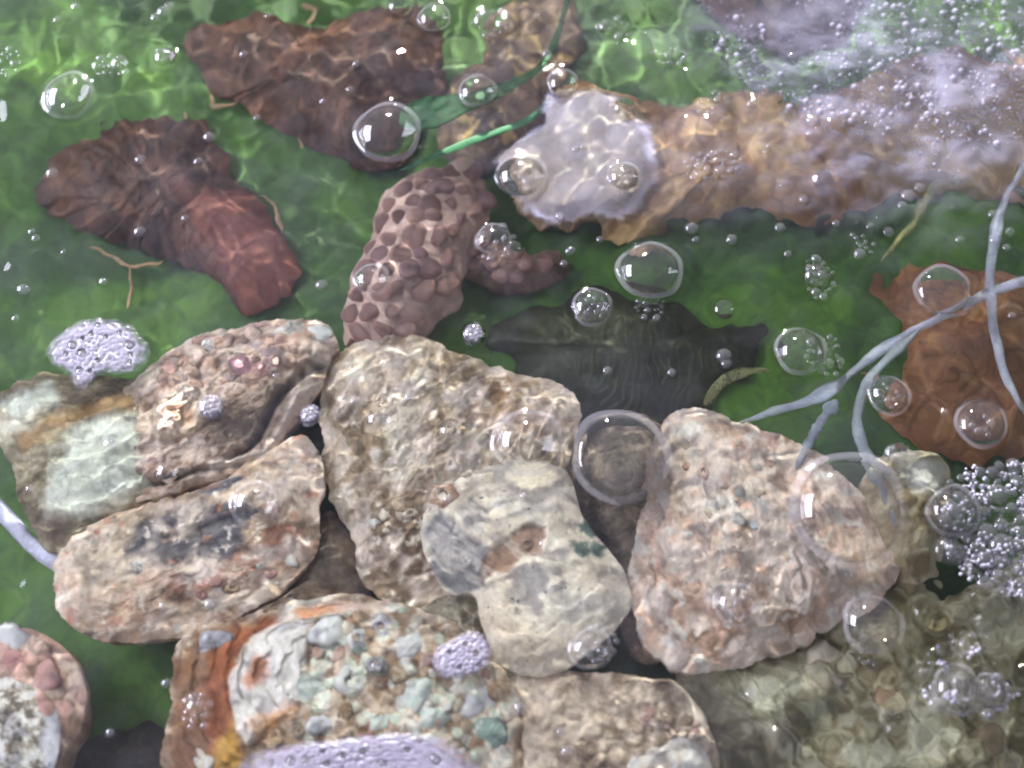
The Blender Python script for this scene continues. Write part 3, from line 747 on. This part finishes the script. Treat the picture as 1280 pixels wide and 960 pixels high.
scatter_barnacles(r1, [(400,780),(500,760),(590,800),(640,880),(640,960),(410,960),(385,890)], 24, 5, 9, [WHITE, AQUA, TAN, (.56, .52, .5), CREAM, PINK], 12, .4, sink=.7)
barnacle(r1, 266, 803, 14, (.62, .60, .66), GREY, False, stretch=1.7, squash=.3); barnacle(r1, 256, 948, 15, CREAM, WHITE, False, squash=.3)

T_OUT = [(-40,800),(0,784),(44,788),(80,812),(104,850),(102,902),(78,940),(56,980),(0,1000),(-50,960)]
t1 = Shell('oyster', T_OUT, -.0060, -.0120, center=(20,890), seed=107, jag=4, n_ang=240, n_rad=80, power=2.8)
t1.base([(0, (.14, .085, .055)), (.4, (.32, .21, .15)), (.7, (.52, .40, .32)), (1, (.68, .60, .52))], 28, contrast=1.2); t1.noise(.003, 50); t1.noise(.0012, 18, 6)
t1.paint([(80,870),(104,850),(102,905),(60,980),(70,920)], (.20, .12, .08), 8, 10, amount=.7)
t1.lumps(22, .002, cols=[(0, PINK), (1, (.60, .48, .40))], mix=.5)
t1.col *= np.array([1.03, .99, .94])
t1.build('pink lumpy oyster carrying a round grey speckled limpet', 'oyster', body='valve', gain=1.7, desat=.10)
barnacle(t1, 58, 848, 20, (.55, .27, .25), (.60, .40, .36), False); barnacle(t1, 15, 802, 20, (.72, .70, .74), WHITE, False, stretch=1.4, squash=.35); barnacle(t1, 20, 828, 17, (.48, .24, .22), PINK, False); barnacle(t1, 52, 815, 13, CREAM, PINK, False)
U_OUT = [(-60,900),(-30,858),(10,846),(48,858),(70,890),(72,930),(58,975),(10,1000),(-40,985)]
u1 = Shell('limpet', U_OUT, -.0010, -.0060, bottom=-.012, center=(8,925), seed=109, jag=2, n_ang=200, n_rad=60)
u1.base([(0, (.09, .075, .055)), (.4, (.30, .26, .20)), (.6, (.56, .53, .48)), (1, (.78, .76, .73))], 12, contrast=1.6); u1.noise(.0006, 10)
u1.paint([(48,858),(70,890),(76,930),(60,970),(52,930),(56,890)], (.64, .64, .70), 5, 5, amount=.8)
u1.build('round white and grey speckled limpet sitting on the pink lumpy oyster', 'limpet', gain=1.4)

V_OUT = [(630,880),(640,842),(700,836),(770,842),(836,850),(886,890),(900,950),(880,1010),(700,1020),(640,960)]
v1 = Shell('oyster', V_OUT, -.0065, -.014, center=(755,925), seed=113, jag=5, n_ang=260, n_rad=80)
v1.base([(0, (.10, .07, .045)), (.4, (.26, .19, .125)), (.65, (.45, .36, .26)), (1, (.66, .58, .47))], 30, contrast=1.25); v1.noise(.004, 50); v1.lumps(18, .0016, thr=.3)
v1.paint([(680,870),(740,850),(770,880),(740,920),(690,930),(660,950),(655,920)], (.56, .46, .34), 16, 18, amount=.75)
v1.col *= np.array([1.03, .99, .94])
v1.build('tan blotched oyster below the creamy white one', 'oyster', body='valve', gain=1.6, desat=0.2)
scatter_barnacles(v1, [(800,880),(870,880),(880,930),(790,920)], 12, 6, 11, [CREAM, TAN, PINK, (.5, .38, .3)], 15, .3)
X_OUT = [(772,960),(790,934),(830,920),(868,926),(892,956),(896,1000),(780,1010)]
x1 = Shell('oyster', X_OUT, -.001, -.010, bottom=-.016, center=(835,965), seed=117, jag=4, n_ang=180, n_rad=50)
x1.base([(0, (.52, .40, .28)), (.4, (.72, .66, .57)), (1, (.84, .82, .79))], 22); x1.noise(.002, 26)
x1.build('bright white shell lump on top of the tan blotched oyster', 'shell', gain=1.3)

Y_OUT = [(850,836),(930,830),(1010,798),(1086,748),(1140,724),(1200,740),(1300,700),(1330,820),(1320,1000),(1100,1040),(930,1010),(890,930)]
y1 = Shell('oyster', Y_OUT, -.016, -.026, center=(1100,880), seed=127, jag=6, n_ang=340, n_rad=120, power=3.4)
y1.base([(0, (.06, .05, .028)), (.35, (.155, .125, .07)), (.6, (.28, .235, .15)), (.85, (.46, .42, .31)), (1, (.66, .62, .50))], 44, contrast=1.6); y1.noise(.005, 60); y1.ridges(.9, 2.2, 34, .002)
y1.lumps(58, .002, cols=[(0, (.14, .10, .055)), (.4, (.25, .185, .10)), (.7, (.34, .36, .27)), (.9, (.60, .55, .43)), (1, (.36, .20, .09))], mix=.25)
y1.paint([(860,850),(920,850),(1000,960),(920,1000)], (.10, .08, .055), 18, 16, amount=.7)
y1.paint([(1060,740),(1160,730),(1200,800),(1130,830),(1080,790)], (.20, .16, .08), 30, 30, amount=.5)
y1.col *= np.array([1.0, 1.03, .90])
y1.build('lumpy olive oyster under rippling water with net of light lines', 'oyster', body='valve', gain=1.35)
for (x, y, R, c1, c2, hl) in [(1030,820,20,(.50,.45,.36),CREAM,False),(1036,852,16,(.48,.44,.40),CREAM,False),(1110,875,20,TAN,(.3,.2,.1),False),(1230,930,20,TAN,OLIVE,False)]:
    barnacle(y1, x, y, R, c1, c2, hl, squash=.3, sink=.8)

Z_OUT = [(360,740),(376,690),(398,640),(420,640),(446,690),(462,740),(440,760)]
z1 = Shell('oyster', Z_OUT, -.013, -.024, center=(412,705), seed=131, jag=3, n_ang=140, n_rad=40)
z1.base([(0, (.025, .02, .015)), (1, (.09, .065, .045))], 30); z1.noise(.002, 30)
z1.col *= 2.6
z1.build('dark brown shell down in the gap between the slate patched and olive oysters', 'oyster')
AC_OUT = [(516,764),(556,732),(612,745),(656,830),(706,852),(690,884),(620,884),(560,815)]
ac = Shell('oyster', AC_OUT, -.012, -.022, center=(600,808), seed=141, jag=4, n_ang=180, n_rad=50)
ac.base(OYG, 26); ac.noise(.002, 30); ac.ridges(.8, 2, 20, .001)
ac.build('narrow drab oyster wedged between the creamy and the rust rimmed ones', 'oyster')
AD_OUT = [(214,812),(250,782),(330,752),(404,712),(424,738),(400,768),(330,796),(250,830)]
ad = Shell('oyster', AD_OUT, -.010, -.020, center=(320,775), seed=143, jag=4, n_ang=180, n_rad=50)
ad.base([(0, (.05, .032, .02)), (.5, (.14, .09, .055)), (1, (.30, .22, .15))], 26); ad.noise(.002, 30); ad.ridges(-.4, 2.5, 18, .001)
ad.build('thin brown oyster edge showing between the slate patched and rust rimmed ones', 'oyster')
AA_OUT = [(60,1000),(80,940),(130,915),(190,905),(225,940),(225,1010)]
aa = Shell('flat_stone', AA_OUT, FLOOR+.010, FLOOR+.003, center=(150,965), seed=137, jag=3, n_ang=140, n_rad=40)
aa.base([(0, (.03, .028, .018)), (1, (.10, .085, .055))], 30)
aa.build('dark brown flat stone on the green floor beside the limpet', 'stone')

# ------------------------------------------------------------------ cords, strand, weed
def ribbon(name, pts, w, thick, mat, col, label, cat, group=None, twist=0.0, seed=0, n=90, wvar=.25, parent=None, lobes=10):
    """tube of flattened oval section through (pixel x, pixel y, height) points; w, thick in metres"""
    q = open_spline(pts, n); r = np.random.default_rng(seed)
    p = P(q[:, 0], q[:, 1], q[:, 2]); p[:, 2] = q[:, 2]
    tdir = np.gradient(p, axis=0); tdir /= np.linalg.norm(tdir, axis=1, keepdims=True)
    up = np.array([0, 0, 1.0]); side = np.cross(tdir, up); side /= np.linalg.norm(side, axis=1, keepdims=True); nrm = np.cross(side, tdir)
    a = np.linspace(0, 2*math.pi, lobes, endpoint=False); s = np.linspace(0, 1, n)
    ww = np.interp(s, np.linspace(0, 1, len(np.atleast_1d(w))), np.atleast_1d(w))*(1+wvar*2*(fbm(s*60, s*0, 6, seed+3, 3)-.5))
    ww = ww*(.12+.88*np.clip(np.minimum(s, 1-s)/.07, 0, 1)**.6)
    ang = twist*2*(fbm(s*40, s*0+9, 12, seed, 2)-.5)
    V = []
    for k in range(n):
        e1 = math.cos(ang[k])*side[k]+math.sin(ang[k])*nrm[k]; e2 = -math.sin(ang[k])*side[k]+math.cos(ang[k])*nrm[k]
        V.append(p[k]+np.outer(np.cos(a)*ww[k]/2, e1)+np.outer(np.sin(a)*thick/2, e2))
    V = np.concatenate(V); i = np.arange(n*lobes).reshape(n, lobes); j = np.roll(i, -1, 1)
    F = np.stack([i[:-1], j[:-1], j[1:], i[1:]], -1).reshape(-1, 4)
    v = .8+.4*fbm(np.repeat(s*200, lobes), np.tile(a*3, n), 6, seed+7, 4)
    o = link(name, make_mesh(name, V-(p[0]*[1, 1, 0]), F, mat, np.clip(np.array(col)*v[:, None], 0, .9)), parent, loc=tuple(p[0]*[1, 1, 0]))
    if parent is None: tag(o, label, cat, group)
    return o
CW = (.70, .74, .90)
ribbon('cord', [(1300,345,-0.0034),(1240,365,-0.0034),(1180,394,-0.0039),(1120,425,-0.0044),(1070,462,-0.0044),(1030,492,-0.0054),(975,512,-0.0074),(925,528,-0.0124)], [0.0039, 0.0049, 0.0039, 0.0042, 0.0053, 0.0026], .0028, M_CORD, CW, 'pale bluish flat cord running from the crossing down to the pinkish oyster', 'cord', 'pale cords', .5, 3, wvar=.75)
ribbon('cord', [(1295,180,-0.0074),(1262,240,-0.0064),(1245,290,-0.0054),(1238,345,-0.0034),(1240,390,-0.0034),(1252,450,-0.0054),(1275,505,-0.0064),(1300,540,-0.0084)], [0.0020, 0.0033, 0.0042, 0.0033, 0.0036, 0.0033], .0026, M_CORD, CW, 'pale bluish cord crossing over the other near the orange shell', 'cord', 'pale cords', .6, 5, wvar=.75)
ribbon('cord', [(1150,412,-0.0024),(1118,440,-0.0034),(1086,476,-0.0034),(1072,520,-0.0044),(1078,560,-0.0044),(1100,600,-0.0054),(1124,650,-0.0074),(1134,700,-0.0124)], [0.0026, 0.0046, 0.0046, 0.0049, 0.0072, 0.0053, 0.0026], .0026, M_CORD, (.50, .55, .62), 'pale cord strand forking off and passing right of the biggest bubble', 'cord', 'pale cords', .5, 8, wvar=.75)
ribbon('cord', [(1045,500,-0.0034),(1026,528,-0.0044),(1008,560,-0.0054),(996,590,-0.0084)], [0.0059, 0.0053, 0.0039], .0024, M_CORD, (.44, .47, .60), 'short pale cord end draped towards the pinkish oyster', 'cord', 'pale cords', .4, 9, wvar=.75)
ribbon('cord', [(-20,612,-.022),(2,640,-.02),(30,672,-.019),(62,700,-.019),(85,716,-.022)], .0062, .005, M_THREAD, (.62, .62, .78), 'smooth pale lilac cord beside the slate patched oyster', 'cord', 'pale cords', 0, 12, wvar=.05)
GS = (.04, .20, .06)
ribbon('green_strand', [(712,-10,-.001),(698,40,-.001),(682,75,-.001),(655,98,-.001),(610,118,-.002),(560,135,-.004),(500,150,-.007)], [.003, .003, .004, .006, .010, .017, .02], .0006, M_WEED, GS, 'broad green weed strand fanning out over the brown shells', 'weed', None, .3, 15)
ribbon('green_strand', [(688,122,-.001),(660,150,-.001),(610,168,0),(570,184,0),(530,200,-.001),(498,214,-.003)], [.002, .0035, .004, .004, .003, .0015], .0008, M_WEED, (.06, .30, .12), 'thin bright green strand lying above the padded purple shell', 'weed', None, .3, 17)
YW = (.42, .27, .14)  # pale refracted shell edges, added as thin tan strands
for n_, pts in enumerate(([(258,104),(262,124),(272,134),(290,134),(304,124)], [(362,158),(372,172),(374,186)], [(114,312),(132,318),(160,334),(190,332),(206,322)], [(164,336),(163,360),(160,384)], [(324,250),(338,252),(350,270),(354,292)], [(230,138),(236,152),(232,160)], [(376,8),(392,14),(384,28)], [(1085,470),(1100,480),(1096,500)])):
    ribbon('refracted_edge', [(x_, y_, FLOOR+.006) for x_, y_ in pts], [.0010, .0022, .0012], .001, M_THREAD, YW, 'pale refracted edge of a brown shell, built as a thin tan strand on the floor', 'thread', 'refracted edge strands on the floor', .3, 60+n_, n=30, wvar=.6)
ribbon('weed_stem', [(1175,225,-.012),(1150,260,-.012),(1130,290,-.013),(1100,330,-.018)], [.005, .003, .0015], .0008, M_WEED, (.30, .30, .09), 'thin yellowish weed stem hanging below the long tan shell', 'weed', None, .4, 21)
ribbon('weed_stem', [(880,505,-.02),(905,478,-.018),(930,465,-.016),(962,460,-.016)], [.004, .006, .002], .001, M_WEED, (.24, .25, .10), 'short yellow green weed blade beside the near black shell', 'weed', None, .4, 22)

# ------------------------------------------------------------------ bubbles and foam
def dome_mesh(name, mat, n=28, k=10, ang=84):
    A = math.radians(ang); V = []
    a_ = np.linspace(0, 2*math.pi, n, endpoint=False)
    for j in range(k):
        t = max(j/(k-1)*A, 1e-3)
        V.append(np.stack([math.sin(t)*np.cos(a_), math.sin(t)*np.sin(a_), np.full(n, math.cos(t)-math.cos(A))], -1))
    i = np.arange(n*k).reshape(k, n); j = np.roll(i, -1, 1)
    return make_mesh(name, np.concatenate(V), np.stack([i[:-1], i[1:], j[1:], j[:-1]], -1).reshape(-1, 4), mat)
DOME = dome_mesh('bubble', M_FILM, 40, 14); DOME2 = dome_mesh('small_bubble', M_FILM2, 16, 6)

def rim_mesh(n=48):
    a_ = np.linspace(0, 2*math.pi, n, endpoint=False); w_ = 1+.03*np.sin(3*a_+1)+.02*np.sin(5*a_)
    V = np.concatenate([np.stack([q*w_*np.cos(a_), q*w_*np.sin(a_), np.full(n, h_)], -1) for q, h_ in ((.93, .06), (.97, .12), (1.01, .14), (1.05, .10), (1.10, .04), (1.15, .012))])
    i = np.arange(6*n).reshape(6, n); j = np.roll(i, -1, 1)
    return make_mesh('rim', V, np.stack([i[:-1], i[1:], j[1:], j[:-1]], -1).reshape(-1, 4), M_RIM)
RIM = rim_mesh()
AREAS = [('the tan shell', E_OUT), ('the padded purple shell', C_OUT), ('the reddish ended fan shell', A_OUT), ('the fan shell by the green strand', B_OUT), ('the near black shell', G_OUT), ('the orange brown shell', H_OUT),
         ('the rubbly oyster', J_OUT), ('the slate patched oyster', K_OUT), ('the creamy oyster', N_OUT), ('the pinkish cream oyster', O_OUT), ('the olive brown oyster', L_OUT), ('the rust rimmed oyster', R_OUT),
         ('the lumpy olive oyster', Y_OUT), ('the tan blotched oyster', V_OUT), ('the rough brown shell', D_OUT), ('the pale grey green oyster', I_OUT), ('the small yellowish oyster', Q_OUT), ('the dark wedged oyster', W_OUT), ('the pink lumpy oyster', T_OUT)]
def over(px, py):
    for nm, poly in AREAS:
        if inside(poly, np.array([px]), np.array([py]))[0]: return nm
    near = min(AREAS, key=lambda a_: -poly_dist(a_[1], np.array([float(px)]), np.array([float(py)]))[0])
    return 'green floor near '+near[0]

def rest(px, py):
    z = 0.0
    for s_ in BUILT:
        if s_.top > 0 and inside(s_.outline, np.array([px]), np.array([py]))[0]: z = max(z, s_.at(px, py)[2]+s_.org[2])
    return z
def put(px, py, r, parent=None, org=None, z=None, h=.78, small=False):
    R = r*PX; p = P(px, py, 0.0)
    o = bpy.data.objects.new('bubble', DOME2 if small else DOME); C.objects.link(o)
    zz = (.13*R if not small else .0) if z is None else z
    zl = rest(px, py)
    if zl > 0: p = P(px, py, zl); zz = zl+.0002+(zz if small else 0)
    o.location = (p[0], p[1], zz) if org is None else (p[0]-org[0], p[1]-org[1], zz)
    _q = random.Random(int(px*7+py*13)); o.scale = (R*_q.uniform(.93, 1.06), R*_q.uniform(.90, 1.04), R*h*_q.uniform(.72, .95)); o.rotation_euler = (_q.uniform(-.06, .06), _q.uniform(-.06, .06), _q.uniform(0, 6.28))
    if parent is not None: o.parent = parent
    return o

SPECIAL = {(1060,640): 'biggest clear bubble, over the pinkish cream oyster', (775,572): 'wide flat clear bubble over the dark wedged oyster', (485,168): 'large clear bubble over the fan shell by the green strand',
           (87,122): 'large clear bubble alone above the reddish ended fan shell', (812,340): 'large clear bubble with froth below it beside the near black shell', (660,555): 'large clear bubble over the olive brown oyster', (1090,780): 'clear bubble trailing froth over the lumpy olive oyster',
           (320,632): 'clear bubble sitting on the slate patched oyster', (1178,366): 'wide bubble touching the cords over the orange brown shell', (652,222): 'bubble with pale ring in the painted glare on the tan shell'}
_hs = {(775,572): .32, (1060,640): .6, (1178,366): .5}
for (x, y, r) in BIG:
    o = put(x, y, r, h=_hs.get((x, y), .78)); w = over(x, y)
    if r >= 20:
        rm = bpy.data.objects.new('rim', RIM); C.objects.link(rm); rm.parent = o; rm.location = (0, 0, .01); rm.rotation_euler = (0, 0, x % 6)
    size = 'medium' if r >= 20 else 'small'
    lab = SPECIAL.get((x, y), f'{size} clear bubble floating over {w}')
    tag(o, lab, 'bubble', 'bubbles on the water')

# froth patches: a mat of minute bubbles with a few larger ones in it
def ico_dome(n=7):
    a_ = np.linspace(0, 2*math.pi, n, endpoint=False)
    V = [np.stack([np.cos(a_), np.sin(a_), 0*a_-.15], -1), np.stack([.8*np.cos(a_+.4), .8*np.sin(a_+.4), 0*a_+.55], -1), np.array([[0, 0, .95]])]
    i = np.arange(n); j = (i+1) % n
    F = np.concatenate([np.stack([i, j, i+n], -1), np.stack([j, j+n, i+n], -1), np.stack([i+n, j+n, np.full(n, 2*n)], -1)])
    return np.concatenate(V), F
DV, DF = ico_dome()
def froth_mesh(spots, mat, zf=None):
    V = []; F = []; k = 0; q = np.array(spots); p = P(q[:, 0], q[:, 1], np.zeros(len(q)))
    for (x, y, r), pp in zip(spots, p):
        z0 = zf(x, y) if zf else .0004
        zl = rest(x, y) if z0 > 0 else 0
        if zl > 0: z0 += zl; pp = P(x, y, zl)
        V.append(DV*r*PX+[pp[0], pp[1], z0]); F.append(DF+k); k += len(DV)
    return np.concatenate(V), np.concatenate(F)
def grid_spots(poly, sp, r, seed, keep=None, edge=0):
    g_ = np.random.default_rng(seed); poly = np.array(poly, float); lo, hi = poly.min(0), poly.max(0)
    X, Y = np.meshgrid(np.arange(lo[0], hi[0], sp), np.arange(lo[1], hi[1], sp*.87)); X[1::2] += sp/2
    X = X+g_.normal(0, sp*.22, X.shape); Y = Y+g_.normal(0, sp*.22, Y.shape)
    m = poly_dist(poly, X, Y) > edge
    if keep is not None: m &= keep(X, Y, g_)
    X, Y = X[m], Y[m]
    R = r*g_.uniform(.75, 1.35, len(X))
    return list(zip(X, Y, R))

# clusters: many little bubbles that drift together
def cluster(label, spots, name='bubble_cluster', base=None):
    cx = np.mean([s_[0] for s_ in spots]); cy = np.mean([s_[1] for s_ in spots]); org = P(cx, cy, 0.0)
    root = bpy.data.objects.new(name, None); C.objects.link(root); root.location = (org[0], org[1], 0); tag(root, label, 'bubbles', 'bubble clusters')
    for x, y, r in spots: put(x, y, r, root, org, z=.0002, h=.9, small=True)
    if base is not None:
        bs = grid_spots(base, 4.2, 2.2, 5, lambda X, Y, g_: g_.random(X.shape) < .4*sstep(.36, .6, fbm(X, Y, 22, 19, 3)))
        V, F = froth_mesh(bs, M_FROTH); f_ = link('froth', make_mesh('froth', V-[org[0], org[1], 0], F, M_FROTH), root); f_['kind'] = 'stuff'
    return root
def pack(poly, n, rmin, rmax, seed, dens=.82):
    r = np.random.default_rng(seed); poly = np.array(poly, float); lo, hi = poly.min(0), poly.max(0); out = []; t = 0
    while len(out) < n and t < 5000:
        t += 1; x, y = r.uniform(lo, hi); R = rmin+(rmax-rmin)*r.random()**1.8*(1-.5*t/5000)
        if poly_dist(poly, np.array([x]), np.array([y]))[0] < R*.4: continue
        if any(math.hypot(x-a_, y-b_) < (R+q)*dens for a_, b_, q in out): continue
        out.append((x, y, R))
    return out
def ell(cx, cy, rx, ry, rot=0, n=14):
    c_, s_ = math.cos(rot), math.sin(rot)
    return [(cx+rx*math.cos(t)*c_-ry*math.sin(t)*s_, cy+rx*math.cos(t)*s_+ry*math.sin(t)*c_) for t in np.linspace(0, 2*math.pi, n, endpoint=False)]
CL = [('tiny bubble cluster on bare green water near the two fan shells', ell(140,82,24,17), 16, 3, 9, 1), ('tiny bubble knot beside a lone small bubble above the fan shells', ell(207,70,15,15), 8, 3, 7, 2),
      ('oblong bubble raft over the long tan shell', ell(890,208,42,20,-.2), 34, 3, 8, 3), ('round bubble raft at the upper edge of the tan shell', ell(893,135,22,22), 22, 3, 7, 4),
      ('bubble cluster over the small crescent scaly shell', ell(620,303,30,24), 12, 4, 10, 5), ('froth tail below the large bubble by the near black shell', ell(813,386,20,20), 20, 2, 6, 6),
      ('tilted oval bubble cluster beside the yellow weed stem', ell(1024,348,20,30,-.3), 22, 3, 8, 7), ('bubble cluster crowding round the clear bubble above the cords', ell(1030,446,26,30), 26, 3, 9, 8),
      ('frothy bubble cap over the near black shell', ell(740,387,26,19), 20, 3, 7, 9), ('bubble cluster on the rust rimmed oyster', ell(248,890,20,27), 12, 4, 11, 10),
      ('bubble cluster against the creamy oyster foot', ell(750,806,26,26), 18, 4, 10, 11), ('row of tiny bubbles left of the churned foam', ell(838,70,28,12,.1), 14, 3, 7, 12),
      ('little bubble bunch above the painted glare on the tan shell', ell(768,36,22,20), 14, 3, 8, 13), ('twin bubble bunch above the rough brown shell', ell(615,28,28,20), 14, 4, 10, 14),
      ('purple bubble heap beside the small yellowish oyster', [(1180,600),(1220,580),(1300,575),(1300,750),(1240,748),(1190,710),(1172,660)], 110, 5, 19, 15), ('bubble cluster over the far end of the lumpy olive oyster', ell(1212,868,60,34), 34, 3, 12, 16),
      ('sprinkle of froth trailing below the bubble on the lumpy olive oyster', ell(1090,822,18,24), 16, 2, 5, 17), ('frothy streak between the purple heap and lumpy olive oyster bubbles', ell(1190,815,50,20,-.5), 40, 2, 6, 18),
      ('small bubble cluster on the pale cord fork', ell(1125,567,22,14), 12, 3, 8, 19), ('bubble pair cluster right of the yellow weed stem', ell(1078,300,18,26), 12, 3, 8, 20),
      ('bubble cluster at the water edge above the left fan shell', ell(2,75,28,22), 22, 3, 8, 21), ('bubbles ringing the clear bubble in the painted glare on the tan shell', ell(652,228,26,20), 8, 4, 9, 22),
      ('bubble cluster nearest the tan shell neck', ell(778,222,16,16), 10, 3, 7, 23), ('bubble bunch inside the bubble on the orange brown shell', ell(1222,536,22,20), 9, 4, 9, 24), ('bubble bunch in the bubble by the cord fork', ell(1108,497,18,16), 10, 3, 7, 25),
      ('bubble bunch on the pinkish oyster flank', ell(922,760,24,20), 10, 4, 9, 26), ('bubble crust along the bottom of the biggest bubble', [(1000,690),(1040,706),(1090,704),(1130,670),(1140,690),(1095,724),(1030,720),(985,700)], 26, 3, 8, 27),
      ('bubble crust below the large bubble by the green strand', [(478,200),(505,196),(530,172),(536,184),(515,205),(485,212)], 16, 2, 6, 28)]
for lab, poly, n, r0, r1_, sd in CL:
    cluster(lab, pack(poly, n, r0, r1_, sd, .66 if n >= 34 else .78), base=poly if sd in (15, 16, 18) else None)

# single tiny bubbles
TINY = [(30,362,9),(20,398,5),(130,352,6),(402,357,8),(45,298,6),(40,290,5),(176,200,8),(262,172,9),(66,217,9),(175,290,8),(248,202,6),(305,68,6),(446,80,6),(438,112,6),(404,127,5),(232,273,5),(80,315,4),(322,148,6),(684,68,8),(713,314,7),(700,270,6),
        (720,187,6),(730,183,6),(865,286,10),(915,300,8),(985,318,6),(905,445,11),(908,455,7),(760,464,7),(840,466,6),(1016,150,10),(975,285,7),(1045,280,6),(1075,318,9),(1110,290,8),(1150,235,8),(1135,245,10),(1128,258,8),(962,182,6),(958,190,5),
        (512,497,7),(430,500,8),(444,502,7),(388,522,12),(205,758,7),(262,755,6),(345,470,5),(138,555,8),(38,612,6),(208,855,6),(138,917,6),(680,680,7),(470,833,7),(650,885,8),(702,915,6),(710,940,8),(940,870,9),(1180,515,6),(940,130,8),(1060,85,6),(990,70,6),(560,625,7),(205,15,11),(195,22,8),(212,8,8),(335,20,5),(72,25,6),(95,8,7),(750,300,5),(705,330,6),
        (655,620,4),(870,300,5),(1005,250,7),(1200,300,6),(1265,395,6),(1245,300,9),(1262,290,7),(1258,310,6),(1240,268,6),(1190,260,5)]
for x, y, r in TINY:
    o = put(x, y, r, z=.0001, h=.85, small=True)
    tag(o, f'tiny bubble floating over {over(x, y)}', 'bubble', f'tiny bubbles over {over(x, y)}')

# froth patches
def froth(label, poly, bubbles, seed, hump=.0014, cen=None, thick=1.0):
    c_ = np.array(cen, float) if cen else np.mean(poly, 0); n_a, n_r = 150, 56
    bnd = spline(poly, n_a); bnd = bnd+2.5*2*(np.stack([fbm(bnd[:, 0], bnd[:, 1], 6, seed), fbm(bnd[:, 0], bnd[:, 1], 6, seed+4)], -1)-.5)
    t = np.linspace(0, 1, n_r); T = np.repeat(t, n_a); B = np.tile(bnd, (n_r, 1))
    px = c_[0]+(B[:, 0]-c_[0])*T; py = c_[1]+(B[:, 1]-c_[1])*T
    f1, f2, cid = voro(px, py, 5.2, seed); g1, g2, _ = voro(px, py, 11, seed+3)
    z = hump*(1-T**5)+.0005*np.clip(1-f1/.7, 0, 1)**.5+.0003*(1-g1)
    op = (.84-.16*sstep(.45, .05, f1)*(cid > .55))*thick
    for bx, by, br in bubbles:
        d_ = np.hypot(px-bx, py-by); m_ = sstep(br*.95, br*.55, d_); z = z*(1-m_)+m_*(.0008); op = op*(1-m_)+.76*m_
    op = op*(1-sstep(.72, 1.0, T+.25*(fbm(px, py, 7, seed+9, 3)-.5))*.85)
    zl = np.array([rest(x, y) for x, y in zip(px[::7], py[::7])]); z = z+np.repeat(zl, 7)[:len(z)].max() if zl.max() > 0 else z
    zr = max(zl.max(), 0.0); org = P(c_[0], c_[1], zr); p = P(px, py, np.full(len(px), zr))
    root = bpy.data.objects.new('foam_patch', None); C.objects.link(root); root.location = (org[0], org[1], 0); tag(root, label, 'foam', 'froth patches')
    V = np.stack([p[:, 0]-org[0], p[:, 1]-org[1], z], -1)
    i_ = np.arange(n_a*n_r).reshape(n_r, n_a); j_ = np.roll(i_, -1, 1)
    F = np.stack([i_[:-1], i_[1:], j_[1:], j_[:-1]], -1).reshape(-1, 4)[n_a:]
    f_ = link('froth', make_mesh('froth', V, F, M_FOAM, np.repeat(op[:, None], 3, 1)), root); f_['kind'] = 'stuff'
    for bx, by, br in bubbles:
        o_ = put(bx, by, br, root, org, z=hump*.5, h=.8, small=True)
        if zr > 0: o_.location.z = zr+hump*.5
    return root
froth('lilac froth island floating on the green water', [(58,440),(72,420),(100,402),(130,398),(165,408),(186,430),(186,448),(174,464),(148,469),(124,470),(117,481),(105,487),(94,484),(84,468),(66,456)],
      [(92,433,7),(104,443,7),(163,433,7),(101,465,6),(84,444,4),(116,419,4),(124,408,4),(151,418,4),(113,405,3.5),(124,452,4),(165,445,4),(164,454,3.5),(134,423,3.5),(114,466,3.5),(105,425,3.5)], 31, cen=(114,440))
froth('lilac froth band along the rust rimmed oyster', [(296,962),(310,945),(350,932),(420,924),(490,916),(540,918),(575,935),(600,960),(600,985),(296,985)],
      [(365,952,7),(384,951,6),(430,945,5),(455,940,5),(510,938,5),(545,950,7),(480,955,6),(405,940,4),(340,955,4),(525,927,4),(410,955,5)], 33)
froth('round lilac froth patch between the rust rimmed and creamy oysters', [(540,826),(548,806),(572,796),(592,788),(612,800),(616,822),(600,842),(572,850),(548,844)], [(562,816,4),(582,806,4),(595,818,5),(575,835,4),(600,832,4)], 35)
froth('tiny lilac froth dab on the rubbly oyster', [(245,505),(255,492),(272,490),(284,505),(280,522),(264,530),(250,522)], [(267,508,5)], 37, hump=.0005, thick=.7)
for nm, (x, y) in (('near the olive oyster crevice', (388,520)), ('on the lone bubble below the near black shell', (592,418))):
    froth(f'small froth dab {nm}', ell(x, y, 13, 16, .3), [], 39+x % 5, hump=.0005, thick=.7)
# churned foam where the air stream comes up
CHP = [(870,-30),(1300,-30),(1300,150),(1190,225),(1080,160),(960,130),(890,60)]
_dens = lambda X, Y: sstep(.40, .75, fbm(X, Y, 46, 77, 4, .6)+.38*np.exp(-((X-1150)**2/130**2+(Y-10)**2/80**2)))
_ch = grid_spots(CHP, 4.6, 1.9, 51, lambda X, Y, g_: g_.random(X.shape) < .16*_dens(X, Y))
_ch += grid_spots(CHP, 9, 3.8, 52, lambda X, Y, g_: g_.random(X.shape) < .22*_dens(X, Y))
_lo = grid_spots(CHP, 3.4, 1.5, 53, lambda X, Y, g_: g_.random(X.shape) < 1.3*_dens(X, Y))
_gz = np.random.default_rng(9)
V, F = froth_mesh(_ch, M_FROTH); V2, F2 = froth_mesh(_lo, M_FROTH, lambda x, y: -.0006-.016*_gz.random())
fo = link('churned_foam', make_mesh('churned_foam', np.concatenate([V, V2]), np.concatenate([F, F2+len(V)]), M_MIST)); tag(fo, 'loose grey lilac foam churned up over the far end of the tan shell', 'foam', kind='stuff')
